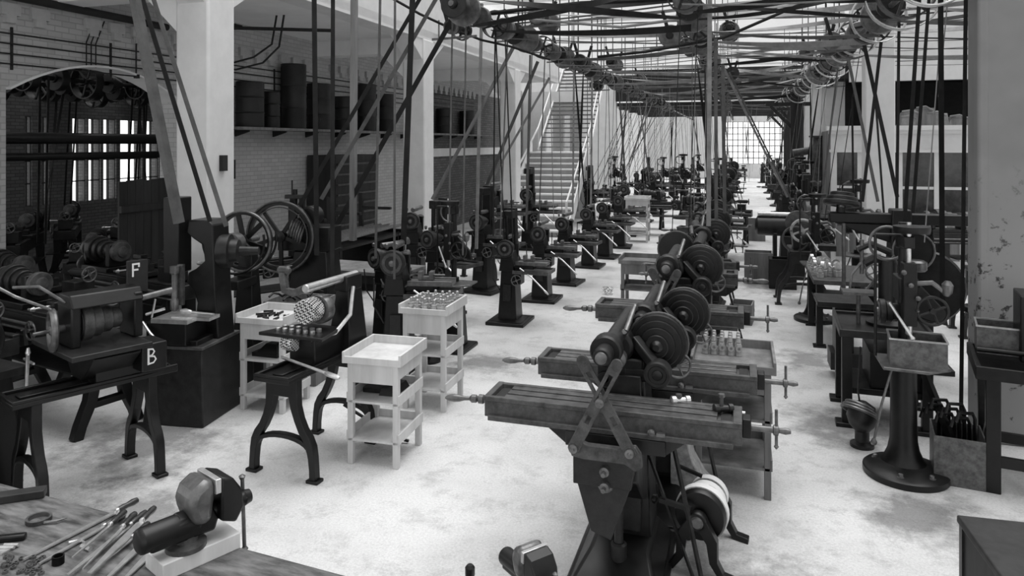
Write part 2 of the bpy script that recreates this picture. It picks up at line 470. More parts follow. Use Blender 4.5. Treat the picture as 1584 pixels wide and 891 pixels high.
# white side wall beyond the stair with doorway slots
mb = MB().bb(-8.95, -8.0, 30, 30.3, 0, 4.9).bb(-7.65, -7.2, 30, 30.3, 0, 4.9).bb(-6.9, -6.4, 30, 30.3, 0, 4.9).bb(-8.95, -6.4, 30, 30.3, 3.9, 4.9).bb(-8.95, -6.4, 30, 30.3, 0, .9)
struct('wall_partition', mb, 'white')
struct('wall_side_far', MB().bb(-7.4, -7.2, 38.6, END-.1, 0, 4.85), 'white')
# ---- next shop behind the arch
mb = MB(); xs = -16.2
wins = [(at_x(a, 200, xs).y, at_x(b, 200, xs).y) for a, b in ((38, 50), (64, 76), (112, 134), (137, 156), (160, 180), (186, 220), (226, 246))]
yy = 7.2
for (a, b) in wins:
    if a > yy: mb.bb(xs-.3, xs, yy, a, 0, 4.9)
    mb.bb(xs-.3, xs, a, b, 0, 1.2).bb(xs-.3, xs, a, b, 3.35, 4.9)
    yy = b
mb.bb(xs-.3, xs, yy, 24, 0, 4.9)
struct('wall_next_shop', mb, 'brick2')  # brick coloured dark to give the dimness behind the arch
for i, (a, b) in enumerate(wins):
    w = MB(); 
    for q in range(3):
        y = a+(b-a)*q/2; w.bb(xs-.12, xs-.06, y-.012, y+.012, 1.2, 3.35)
    for q in range(5):
        z = 1.2+2.15*q/4; w.bb(xs-.12, xs-.06, a, b, z-.012, z+.012)
    struct('window_%d' % (10+i), w, 'iron2')
w = MB()
for q in range(9): w.bb(WX-.2, WX-.16, -3+.95*q-.015, -3+.95*q+.015, 1, 4.5)
for q in range(5): w.bb(WX-.2, WX-.16, -3, 4.6, 1+.875*q-.015, 1+.875*q+.015)
struct('window_30', w, 'iron2')  # side windows added out of frame to light the left bay
struct('wall_next_end', MB().bb(-16.5, WX-.4, 22, 22.3, 0, 4.9), 'brick2')
for z, r in ((2.78, .09), (2.5, .06)):
    tag(MB().cyl((-10.2, 6.4, z), (-10.2, 11.6, z), r).build('steel_girder_pipe', 'iron'), 'dark horizontal pipe crossing the arched opening, %s of the two' % ('upper' if z > 2.6 else 'lower'), 'pipe')
# conduits on the left wall
for i in range(4):
    z = 4.12-.13*i
    tag(MB().cyl((WX+.03, 5.0, z-.03), (WX+.03, 7.6, z), .011, n=6).cyl((WX+.03, 7.6, z), (WX+.03, 24, z+.12), .011, n=6).build('wall_conduit', 'dark'),
        'thin dark electric conduit running along the brick wall, %s from the top' % ORD[i], 'conduit', 'conduits along the left wall')
for i, y in enumerate((7.05, 8.6, 12.6)):
    tag(MB().bb(WX+.001, WX+.02, y-.015, y+.015, 3.65, 4.2).build('conduit_cleat', 'dark'), 'dark upright cleat holding the conduits on the left wall, %s from the left' % ORD[i], 'bracket')
mb = MB()
for q in range(3):
    mb.tube([(WX+.04, 8.3+.08*q, 4.5), (WX+.04, 8.15+.08*q, 4.15), (WX+.04, 8.15+.08*q, 3.8)], .009, 6)
tag(mb.build('branch_wires', 'dark', None), 'three thin branch wires bending across the conduits above the arch', 'wire', None, 'stuff')
tag(MB().tube([(WX+.04, 9.05, 4.3), (WX+.04, 9.05, 3.75)], .012, 6).box((WX+.05, 9.05, 3.74), (.06, .06, .06)).build('drop_wire', 'dark'), 'single straight wire with a small box dropping to the arch', 'wire')
mb = MB().tube([(-8.9, 10.6, 4.15), (-8.6, 10.75, 4.1), (-8.2, 10.9, 4.22), (-7.9, 11.0, 4.45), (-7.8, 11.0, 4.96)], .018, 6).tube([(-8.9, 10.65, 4.05), (-8.5, 10.8, 4.0), (-8.05, 10.95, 4.12), (-7.75, 11.0, 4.4), (-7.65, 11.0, 4.96)], .018, 6)
tag(mb.build('sagging_cable', 'dark'), 'sagging dark cables between the first column and the brick wall', 'cable')
tag(MB().cyl((LX-.3, 11.4, 4.7), (WX+.6, 10.6, 4.7), .03).box((WX+.6, 10.6, 4.72), (.22, .22, .07)).build('ceiling_lamp_arm', 'dark'), 'dark bracket arm with a box end under the left bay ceiling', 'bracket')
struct('wall_left_dark', MB().bb(WX, WX+.03, 19.6, 29.9, 0, 4.45), 'brick2')  # darker brick facing over this stretch of the wall
struct('trim_40', MB().bb(WX+.03, WX+.1, 19.8, 28.5, 2.3, 2.55), 'plaster')
# ---- right bay office
OY = 18.2; x0 = 1.95
th = thing('office_partition', 'white glazed office partition with a heavy cornice behind the right columns', 'office partition', (0, OY, 0))
mb = MB().bb(x0, 10.4, 0, .12, 0, .95).bb(x0, 10.4, 0, .12, 2.5, 3.0)
xw = [x0, 2.75, 3.05, 3.1+.0, 4.55, 4.7, 6.6, 6.75, 9.0, 9.1]
for a, b in ((x0, x0+.12), (2.5, 2.62), (3.3, 3.42), (4.05, 4.17), (4.85, 4.97), (5.9, 6.02), (7, 7.12), (8.2, 8.32), (10.2, 10.4)): mb.bb(a, b, 0, .12, .95, 2.5)
mb.bb(x0, 10.4, .02, .1, 1.68, 1.74)
mb.build('frame', 'plaster', th)
mb = MB().bb(x0-.1, 10.4, -.14, .1, 3.0, 3.1).bb(x0-.05, 10.4, -.08, .1, 2.92, 3.0).bb(x0-.03, 10.4, -.05, .1, 2.5, 2.56)
mb.build('cornice', 'white', th)
MB().bb(x0+.05, 10.3, .05, .07, .95, 2.5).build('pane', 'pane_dark', th, label='dim reflecting glass panes')
mb = MB()
for i in range(30): mb.bb(x0+.1+.28*i, x0+.35+.28*i, -.02, 0, .12, .88)
mb.build('panelling', 'wood2', th)
MB().bb(x0, x0+.1, .1, 5, 0, 3.0).build('return_wall', 'wood2', th)
struct('wall_loft', MB().bb(2.5, 10.4, OY+1.2, OY+1.4, 4.2, ZR).bb(2.5, 10.4, OY+1.2, OY+1.4, 3.0, 3.05), 'white')
struct('wall_loft_back', MB().bb(2.3, 10.4, OY+3.4, OY+3.5, 3.0, 4.9).bb(2.3, 10.4, OY+1.2, OY+3.5, 3.0, 3.02).bb(2.3, 10.4, OY+1.4, OY+3.5, 4.3, 4.4), 'dark')
for i, (px, w, h) in enumerate(((1400, .5, .32), (1420, .45, .4), (1437, .5, .28), (1470, .45, .2), (1396, .4, .2))):
    p = at_y(px, 190, OY+1.0)
    b = MB().taper((p.x, OY+.5, 3.1), (w, .5), (p.x+.03, OY+.5, 3.1+h), (w*.75, .4))
    b.tube([(p.x-w*.4, OY+.3, 3.1+h), (p.x, OY+.25, 3.13+h), (p.x+w*.4, OY+.3, 3.1+h*.8)], .03, 6)
    tag(b.build('canvas_bundle', 'wood2' if i % 2 else 'belt2', bevel=.04), 'wrapped canvas bundle lying on the office cornice, %s from the left' % ORD[(1, 2, 3, 4, 0)[i]], 'bundle', 'bundles on the office roof')

# ================================================================== STAIR
st = thing('staircase', 'white wooden staircase climbing to the upper floor beside the third left column', 'staircase', (-5.8, 20.4, 0), R(5))
N1 = 13; rise = 2.4/N1; go = 5.1/N1; W = 1.95
mb = MB(); tr = MB()
for i in range(N1):
    mb.bb(-W/2, W/2, i*go+.02, i*go+.05, i*rise, (i+1)*rise-.03)
    tr.bb(-W/2-.02, W/2+.02, i*go-.03, (i+1)*go+.04, (i+1)*rise-.045, (i+1)*rise)
mb.build('riser', 'riser', st); tr.build('tread', 'white', st)
L1 = 5.1
for sx in (-1, 1):
    MB().prism([(0, 0), (.35, 0), (L1+.1, 2.1), (L1+.1, 2.75), (-.1, .25), (-.1, 0)], (sx*(W/2+.05)-.02, 0, 0), (0, 1, 0), (0, 0, 1), (.04, 0, 0)).build('stringer', 'white', st)
MB().bb(-W/2, W/2, L1, L1+1.2, 2.34, 2.4).build('landing', 'white', st)
MB().bb(-W/2, -W/2+.08, L1+.2, L1+.28, 0, 2.34).bb(W/2-.08, W/2, L1+.2, L1+.28, 0, 2.34).bb(-W/2, W/2, L1+.3, L1+.33, 0, 2.34).build('landing_support', 'white', st)
N2 = 20; rise = 3.7/N2; go = 6.6/N2; y0 = L1+1.1
tr = MB()
for i in range(N2): tr.bb(-W/2+.05, W/2-.05, y0+i*go, y0+(i+1)*go+.02, 2.4+(i+1)*rise-.04, 2.4+(i+1)*rise)
tr.build('upper_tread', 'wood2', st)
for sx in (-1, 1):
    MB().bar((sx*W/2, y0, 2.4), (sx*W/2, y0+6.6, 6.1), .05, .26).build('upper_stringer', 'plaster', st)
    MB().bar((sx*W/2, y0, 3.3), (sx*W/2, y0+6.6, 7.0), .04, .05).bar((sx*W/2, y0, 2.4), (sx*W/2, y0, 3.3), .05).bar((sx*W/2, .1, 1.0), (sx*W/2, y0, 3.3), .04, .05).bar((sx*W/2, .1, 0), (sx*W/2, .1, 1.0), .06).build('handrail', 'plaster', st)

# ================================================================== SHELF WITH DRUMS
sh = thing('wall_shelf', 'long narrow shelf on brackets high on the left brick wall', 'shelf', (WX, 10.9, 2.95))
MB().bb(0, .58, 0, 14, 0, .05).build('board', 'wood2', sh)
for i in range(12): MB().prism([(0, 0), (.3, 0), (.3, -.03), (0, -.12)], (0, .5+1.15*i, 0), (1, 0, 0), (0, 0, 1), (0, .05, 0)).build('bracket', 'dark', sh)
for i, (a, b, top, lv) in enumerate(((364, 404, 127, 0), (408, 426, 142, 0), (427, 476, 100, 0), (478, 504, 130, 0), (520, 541, 150, 0), (552, 575, 131, 0), (583, 607, 146, 0), (672, 700, 168, 0), (712, 730, 172, 0))):
    p = at_x((a+b)/2, top, WX+.26); q0 = at_x(a, top, WX+.26); q1 = at_x(b, top, WX+.26)
    r = min(.25, abs(q1.y-q0.y)/2.6+.02); h = p.z-3.0
    d = thing('storage_drum', 'black drum on the long wall shelf, %s from the left' % ORD[i], 'drum', (WX+.3, p.y, 3.0), 0, 'drums on the wall shelf')
    MB().lathe((0, 0, 0), (0, 0, 1), [(r*.97, 0), (r, .02), (r, h*.3), (r+.012, h*.32), (r, h*.34), (r, h*.64), (r+.012, h*.66), (r, h*.68), (r, h-.02), (r*.97, h)], 20).build('body', 'drum', d)
    MB().torus((0, 0, h-.01), (0, 0, 1), r*.96, .014, 20, 6).build('rim', 'drum', d)
for i, px in enumerate((463, 497)):
    p = at_x(px, 180, WX+.4)
    mb = MB()
    for q in range(5): mb.torus((WX+.4+.012*q, p.y+.01*q, 3.2), (1, .1*q, 0), .17-.012*q, .012, 20, 6)
    tag(mb.build('wire_coil', 'iron2'), 'coil of wire leaning before the drums on the wall shelf, %s one' % ('left' if i == 0 else 'right'), 'coil')
# dark board screen in front of the arch
b = thing('board_screen', 'tall dark screen of upright boards standing beside the arch', 'screen', (-8.55, 8.3, 0))
for i in range(7): MB().bb(0, .03, .15*i, .15*i+.145, 0, 2.15+.01*(i % 3)).build('board', 'woodd', b)
for z in (.5, 1.7): MB().bb(.03, .07, 0, 1.05, z, z+.1).build('batten', 'woodd', b)
# ================================================================== MACHINE BUILDERS
def handwheel(parent, c, ax, r, m='steel2', spokes=4, name='handwheel', rr=None, crank=True):
    rr = rr or r*.11
    w = MB().torus(c, ax, r, rr, 26, 8); axv, a, b = basis(ax); c = Vector(c)
    for i in range(spokes):
        q = 2*PI*i/spokes+.4; d = a*math.cos(q)+b*math.sin(q)
        w.cyl(c, c+d*r, rr*.8, n=6)
    w.cyl(c-axv*rr*1.6, c+axv*rr*2.2, r*.2, n=12)
    o = w.build(name, m, parent)
    if crank: MB().lathe(c+a*r, axv, [(rr*.6, 0), (rr*1.1, r*.25), (rr*.6, r*.5)], 8).build('crank_handle', 'steel2', o)
    return o
def crank(parent, c, ax, arm, L=.1, m='steel2', name='crank', s=1.0):
    axv = Vector(ax).normalized(); c = Vector(c); arm = Vector(arm)
    w = MB().cyl(c-axv*.03, c+axv*.02, .018*s, n=10).bar(c, c+arm, .022*s, .014*s).lathe(c+arm, axv, [(.008*s, 0), (.016*s, L*.3), (.018*s, L*.7), (.01*s, L)], 10)
    o = w.build(name, m, parent)
    return o
def cone_pulley(parent, c, ax, rs, w, m='iron2', name='cone_pulley', hub='steel2'):
    prof = [(.02, 0)]; t = 0
    for r in rs: prof += [(r-.006, t), (r, t+.006), (r*1.01, t+w*.5), (r, t+w-.006), (r-.006, t+w)]; t += w
    prof.append((.02, t))
    o = MB().lathe(c, ax, prof, 28).build(name, m, parent)
    axv = Vector(ax).normalized()
    MB().lathe(Vector(c)-axv*.03, ax, [(.012, 0), (.03, .008), (.034, .03)], 14).build('shaft_end', hub, o)
    MB().rim(c, ax, rs[0]*.55, rs[0]*.8, .012, 24).build('face_ring', 'iron3', o)
    return o

# ---- wooden three-tier stand
def wooden_stand(loc, rz, label, w=.46, d=.52, h=.9, wood='wood', shelves=(.2, .52), box=0, group=None):
    t = thing('wooden_stand', label, 'stand', loc, rz, group)
    L = .05
    for sx in (-1, 1):
        for sy in (-1, 1):
            x = sx*(w/2-L/2); y = sy*(d/2-L/2)
            MB().bb(x-L/2, x+L/2, y-L/2, y+L/2, 0, h-.04).build('leg', wood, t, .004)
    MB().bb(-w/2-.015, w/2+.015, -d/2-.015, d/2+.015, h-.05, h-.02).build('tray_board', wood, t, .003)
    rh = .05
    mb = MB().bb(-w/2-.02, w/2+.02, -d/2-.03, -d/2-.01, h-.045, h+rh*.25).bb(-w/2-.02, w/2+.02, d/2+.01, d/2+.03, h-.045, h+rh)
    mb.bb(-w/2-.035, -w/2-.015, -d/2-.03, d/2+.03, h-.045, h+rh).bb(w/2+.015, w/2+.035, -d/2-.03, d/2+.03, h-.045, h+rh)
    mb.build('tray_rim', wood, t, .003)
    ah = .16 if not box else .2
    for sy in (-1, 1): MB().bb(-w/2+L, w/2-L, sy*(d/2-.0125)-.0075, sy*(d/2-.0125)+.0075, h-.05-ah, h-.05).build('apron', wood, t)
    for sx in (-1, 1): MB().bb(sx*(w/2-.0125)-.0075, sx*(w/2-.0125)+.0075, -d/2+L, d/2-L, h-.05-ah*.75, h-.05).build('side_apron', wood, t)
    for z in shelves:
        MB().bb(-w/2+.01, w/2-.01, -d/2+.0, d/2-.0, z, z+.018).build('shelf', wood, t)
        for sx in (-1, 1): MB().bb(sx*w/2-.009, sx*w/2+.009, -d/2, d/2, z+.0, z+.085).build('side_rail', wood, t, .002)
        MB().bb(-w/2, w/2, d/2-.01, d/2+.008, z, z+.085).build('back_rail', wood, t, .002)
    return t

# ---- cast A-shaped leg frame in the plane of x,z
def aframe(parent, y, h, wt=.24, wb=.6, m='iron', dep=.035, name='leg_frame', pitch=0):
    P = [(1, wt/2*.84), (.86, wt/2*.84), (.72, wt/2*.95), (.6, wt/2*1.2), (.5, wt/2+(wb-wt)/2*.38), (.42, wt/2+(wb-wt)/2*.66), (.34, wt/2+(wb-wt)/2*.84), (.24, wb/2*.96), (.12, wb/2*.99), (0, wb/2)]
    f = MB()
    for s in (-1, 1):
        f.sweep([(s*a, y, z*h) for z, a in P], [.045, .045, .036, .032, .032, .034, .034, .03, .028, .03], dep, (0, 1, 0))
        f.bb(s*wb/2-.055, s*wb/2+.055, y-dep*1.3, y+dep*1.3, 0, .025)
    arch = [(-wb/2*.72, .26*h)]; 
    pts = []
    for i in range(13):
        q = PI*i/12; pts.append((-math.cos(q)*wb/2*.86, y, .3*h+.12*h*math.sin(q)))
    f.sweep(pts, .018, dep*.9, (0, 1, 0))
    pts = []
    for i in range(9):
        q = PI*i/8; pts.append((-math.cos(q)*wt*.24, y, .72*h+.1*h*math.sin(q)))
    f.prism([(-wt*.42, .82*h), (wt*.42, .82*h), (wt*.5, h), (-wt*.5, h)], (0, y-dep, 0), (1, 0, 0), (0, 0, 1), (0, 2*dep, 0))
    return f.build(name, m, parent, .006)

# ---- horizontal milling machine; local +x right, -y towards the front of the machine
def mill(loc, rz, label, sc=1.0, group=None, braces=True, tx=-.05, tw=.78, flare=False):
    t = thing('milling_machine', label, 'milling machine', loc, rz, group, sc)
    zt = 1.1
    MB().taper((0, -.12, 0), (.62, .95), (0, -.1, .04), (.6, .92)).taper((0, -.1, .04), (.56, .88), (0, .05, .16), (.36, .5)).build('base', 'iron', t, .02)
    b = MB().taper((0, .17, .1), (.34, .36), (0, .17, .7), (.3, .32)).taper((0, .17, .7), (.3, .32), (-.03, .17, 1.3), (.3, .36)).lathe((-.04, -.02, 1.37), (0, 1, 0), [(.09, 0), (.1, .02), (.1, .34), (.085, .37)], 24)
    b.build('column', 'iron', t, .015)
    MB().bb(-.11, .11, -.045, .02, .2, 1.2).build('column_slide', 'iron2', t, .006)
    kn = MB().prism([(-.5, .86), (-.04, .9), (-.04, .42), (-.22, .5), (-.5, .72)], (-.15, 0, 0), (0, 1, 0), (0, 0, 1), (.3, 0, 0)).build('knee', 'iron', t, .01)
    MB().cyl((0, -.25, .04), (0, -.25, .62), .028).lathe((0, -.25, .1), (0, 0, 1), [(.05, 0), (.05, .12), (.036, .13)], 16).build('elevating_screw', 'iron2', kn)
    if flare:
        MB().prism([(.12, .02), (.5, .02), (.47, .1), (.36, .2), (.28, .34), (.23, .52), (.2, .74), (.12, .74)], (0, -.12, 0), (1, 0, 0), (0, 0, 1), (0, .24, 0)).build('base_flare', 'casting', t, .01)  # pale colour stands in for light on the flank of the base
    # front plate with square shaft ends
    fp = MB().prism([(-.2, .7), (.14, .7), (.17, .88), (-.2, .88)], (-.02, -.56, 0), (1, 0, 0), (0, 0, 1), (0, .06, 0)).prism([(-.19, .72), (-.1, .42), (.02, .38), (.14, .72)], (-.02, -.53, 0), (1, 0, 0), (0, 0, 1), (0, .05, 0))
    fp.build('knee_front_plate', 'iron2', kn, .006)
    for z in (.80, .71): MB().lathe((-.03, -.53, z), (0, -1, 0), [(.05, 0), (.045, .02), (.03, .03), (.028, .06), (.014, .065), (.013, .1)], 18).build('square_shaft', 'steel2', kn)
    sd = MB().bb(-.3, .3, -.42, -.1, .86, .95).prism([(-.42, .95), (.42, .95), (.3, .86), (-.3, .86)], (0, -.4, 0), (1, 0, 0), (0, 0, 1), (0, .28, 0)).build('saddle', 'iron2', t, .006)
    # table with raised rim and T-slots
    tl, tr_ = -tw+tx, tw+tx
    tb = MB().bb(tl, tr_, -.40, -.12, .97, zt-.03)
    tb.bb(tl, tr_, -.41, -.375, zt-.03, zt).bb(tl, tr_, -.145, -.11, zt-.03, zt).bb(tl, tl+.04, -.41, -.11, zt-.03, zt+.002).bb(tr_-.05, tr_, -.41, -.11, zt-.03, zt+.002)
    tw_ = MB()
    for yy in (-.35, -.26, -.17): tw_.bb(tl+.12, tr_-.14, yy-.035, yy+.035, zt-.031, zt-.006)
    tb.bb(tl+.03, tr_-.05, -.425, -.1, .955, .985)
    tbo = tb.build('table', 'iron3', t, .005)
    tw_.build('table_ways', 'steel2' if flare else 'iron3', tbo, .003)
    for xa in (tl+.05, tr_-.12): MB().bb(xa, xa+.06, -.37, -.15, zt-.032, zt-.024).build('oil_pocket', 'dark', tbo)
    # end screw left with ball crank
    if True:
        MB().lathe((tl, -.25, 1.02), (-1, 0, 0), [(.022, 0), (.02, .05), (.03, .06), (.03, .09), (.014, .1), (.014, .13)], 14).build('table_screw', 'steel2', t)
        MB().lathe((tl-.09, -.25, 1.02), (-1, -.15, -.02), [(.01, 0), (.026, .02), (.026, .05), (.012, .065), (.014, .1), (.022, .13), (.026, .17), (.018, .21), (.006, .23)], 14).build('crank_handle', 'steel2', t)
        MB().bb(tr_, tr_+.05, -.3, -.2, .98, 1.09).build('bearing_bracket', 'iron', t, .006)
        MB().lathe((tr_+.05, -.25, 1.03), (1, 0, 0), [(.018, 0), (.018, .12), (.03, .125), (.03, .15), (.014, .155), (.02, .19), (.012, .22)], 14).cyl((tr_+.19, -.25, .93), (tr_+.19, -.25, 1.15), .009).lathe((tr_+.19, -.25, .92), (0, 0, 1), [(.004, 0), (.015, .015), (.004, .03)], 8).build('screw_lever', 'steel2', t)
    MB().bb(.25, .3, -.43, -.4, .98, 1.0).lathe((.22, -.425, 1.0), (0, -1, 0), [(.022, 0), (.022, .015), (.01, .025)], 12).build('trip_dog', 'steel2', t)
    # overarm, arbor, spindle
    MB().lathe((-.04, -.62, 1.47), (0, 1, 0), [(.045, 0), (.055, .012), (.055, 1.15), (.05, 1.16)], 24).build('overarm', 'iron2', t)
    MB().lathe((-.04, -.63, 1.47), (0, -1, 0), [(.036, 0), (.034, .01), (.03, .012)], 18).build('overarm_cap', 'steel2', t)
    MB().lathe((-.04, -.5, 1.47), (0, 1, 0), [(.085, 0), (.095, .015), (.095, .1), (.08, .115)], 24).bb(-.085, .005, -.49, -.4, 1.3, 1.4).lathe((-.04, -.5, 1.31), (0, 1, 0), [(.045, 0), (.05, .01), (.05, .1)], 18).build('arbor_support', 'iron', t)
    MB().lathe((-.04, -.5, 1.31), (0, 1, 0), [(.02, 0), (.02, .1), (.03, .11), (.03, .2), (.045, .205), (.045, .24), (.03, .25), (.03, .4), (.06, .41), (.06, .48)], 18).build('arbor', 'steel2', t)
    cone_pulley(t, (.02, .36, 1.19), (0, 1, 0), [.18, .15, .12, .09], .05, 'iron2')
    # back gears and guards to the right
    MB().lathe((.2, .03, 1.38), (0, 1, 0), [(.03, 0), (.07, .0), (.075, .005), (.075, .03), (.11, .032), (.115, .036), (.115, .06), (.15, .062), (.155, .066), (.155, .09), (.182, .092), (.188, .098), (.188, .14), (.03, .15)], 36).lathe((.2, .0, 1.38), (0, 1, 0), [(.02, 0), (.04, .02), (.05, .05)], 16).build('step_pulley', 'iron', t)
    MB().torus((.2, .17, 1.38), (0, 1, 0), .19, .01, 32, 8).build('pulley_rim', 'iron3', t)
    MB().lathe((.22, -.12, 1.24), (0, 1, 0), [(.02, 0), (.03, .004), (.035, .012), (.055, .012), (.06, .004), (.075, .004), (.085, .014), (.085, .1), (.05, .11)], 28).build('feed_pulley', 'iron2', t)
    MB().bar((.05, .05, 1.42), (.22, -.05, 1.26), .07, .06).bar((.0, .02, 1.2), (.24, .0, 1.2), .06, .08).build('gear_arm', 'iron', t, .01)
    handwheel(t, (.33, .14, 1.24), (.3, -1, 0), .08, 'steel2', 4, 'feed_wheel')
    MB().tube([(.02, -.1, 1.5), (.05, .1, 1.62), (.03, .3, 1.56)], .016).lathe((.01, -.12, 1.48), (0, -.3, 1), [(.004, 0), (.022, .02), (.004, .04)], 10).build('clutch_lever', 'steel2', t)
    MB().bar((.3, -.1, .9), (.5, -.3, .12), .02).build('feed_shaft', 'iron2', t)
    if braces:
        br = t
        for (xa, xb, nm) in ((-.15, .12, 0), (.045, -.2, 1)):
            y = -.60-.025*nm
            p0 = Vector((xa, y, 1.43)); p1 = Vector((xb, y, .94)); dv = (p1-p0).normalized(); sv = Vector((dv.z, 0, -dv.x))
            m = MB(); L = (p1-p0).length; w = .034
            # slotted bar: two rails and solid ends
            for sg in (-1, 1): m.bar(p0+sv*sg*w*.68+dv*.04, p0+dv*L*.47+sv*sg*w*.68, w*.62, .016, (0, 1, 0))
            for sg in (-1, 1): m.bar(p0+dv*L*.6+sv*sg*w*.68, p0+dv*L*.72+sv*sg*w*.68, w*.62, .016, (0, 1, 0))
            m.bar(p0-dv*.01, p0+dv*.06, w*2, .016, (0, 1, 0)).bar(p0+dv*L*.45, p0+dv*L*.61, w*2, .016, (0, 1, 0)).bar(p0+dv*L*.7, p1, w*2, .016, (0, 1, 0))
            for q in (p0-dv*.01, p1): m.lathe(q-Vector((0, .011, 0)), (0, 1, 0), [(w, 0), (w, .022)], 18)
            bo = m.build('brace_bar', 'iron3', t, .003)
            MB().lathe(p1, (0, -1, 0), [(.026, 0), (.026, .03), (.012, .036), (.01, .05)], 14).build('brace_bolt', 'steel2', bo)
        c = Vector((-.045, -.63, 1.22))
        MB().lathe(c, (0, -1, 0), [(.026, 0), (.026, .03), (.012, .036), (.01, .05)], 14).build('brace_bolt', 'steel2', t)
        MB().prism([(-.22, .875), (-.15, .865), (.09, .865), (.15, .83), (.19, .86), (.18, .93), (.15, .97), (.1, .965), (.05, .95), (-.13, .95), (-.17, .965), (-.21, .97), (-.24, .93)], (0, -.60, 0), (1, 0, 0), (0, 0, 1), (0, .05, 0)).build('brace_bracket', 'iron3', t, .006)
    return t

# ---- small pedestal hand miller (row by the stair); table to the right, spindle facing the front
def pedestal(loc, rz, label, sc=1.0, group=None, tall=0):
    t = thing('hand_milling_machine', label, 'milling machine', loc, rz, group, sc)
    MB().bb(-.3, .3, -.32, .32, 0, .05).taper((0, 0, .05), (.5, .5), (0, 0, .08), (.34, .36)).build('base_plate', 'iron', t, .01)
    MB().taper((0, 0, .06), (.3, .34), (0, 0, .8), (.22, .27)).build('pedestal', 'iron', t, .012)
    MB().taper((-.02, 0, .8), (.24, .3), (-.02, .02, 1.1), (.16, .3)).bb(-.1, .08, -.18, -.12, .98, 1.2).bb(-.1, .08, .14, .2, .98, 1.2).build('headstock', 'iron', t, .01)
    cone_pulley(t, (-.01, -.26, 1.16), (0, 1, 0), [.135, .115, .095, .075], .07, 'iron2')
    MB().lathe((-.01, .02, 1.16), (0, 1, 0), [(.035, 0), (.035, .3), (.05, .31), (.05, .36)], 16).build('spindle', 'steel2', t)
    MB().lathe((-.01, -.12, 1.32), (0, 1, 0), [(.03, 0), (.036, .01), (.036, .5), (.03, .51)], 16).build('overarm', 'steel2', t)
    MB().bb(.1, .2, -.1, .1, .6, .84).bb(.06, .4, -.1, .1, .84, .9).build('knee', 'iron', t, .008)
    MB().bb(.12, .6, -.13, .13, .9, .94).bb(.12, .6, -.13, -.11, .94, .955).bb(.12, .6, .11, .13, .94, .955).build('table', 'steel2', t, .004)
    MB().bb(.1, .66, -.22, .22, .78, .8).bb(.1, .66, -.22, -.205, .78, .83).bb(.1, .66, .205, .22, .78, .83).bb(.645, .66, -.22, .22, .78, .83).build('chip_tray', 'iron3', t)
    MB().tube([(.2, -.16, .86), (.42, -.24, .74), (.62, -.3, .58)], .012).lathe((.62, -.3, .58), (.2, -.06, -.16), [(.012, 0), (.018, .04), (.01, .09)], 10).build('hand_lever', 'steel', t)
    handwheel(t, (.16, -.2, .68), (0, -1, 0), .08, 'steel2', 4)
    MB().torus((-.01, -.1, 1.02), (0, 1, 0), .17, .008, 20, 6, PI*.1, PI*.9).build('belt_guard_bow', 'steel2', t)
    MB().lathe((-.08, -.2, 1.3), (0, 0, 1), [(.01, 0), (.02, .02), (.02, .05), (.006, .06)], 8).build('oil_cup', 'steel2', t)
    MB().bar((.3, -.04, .94), (.3, .04, .94), .16, .09).bb(.22, .26, -.06, .06, .96, 1.04).bb(.34, .38, -.06, .06, .96, 1.04).cyl((.38, 0, 1.0), (.5, 0, 1.0), .012).build('work_vise', 'steel2', t)
    MB().tube([(-.14, -.1, .5), (-.22, -.2, .7), (-.2, -.26, 1.0)], .009).build('oil_tube', 'iron2', t)
    MB().bb(-.06, .06, -.176, -.168, .35, .6).build('door_plate', 'iron2', t, .004)
    if tall: MB().taper((-.02, .18, .1), (.2, .16), (-.02, .16, 1.75), (.14, .12)).bb(-.09, .05, -.12, .2, 1.6, 1.72).lathe((-.02, -.1, 1.2), (0, 0, 1), [(.02, 0), (.03, .1), (.03, .45)], 12).build('tall_frame', 'iron', t, .01)
    return t

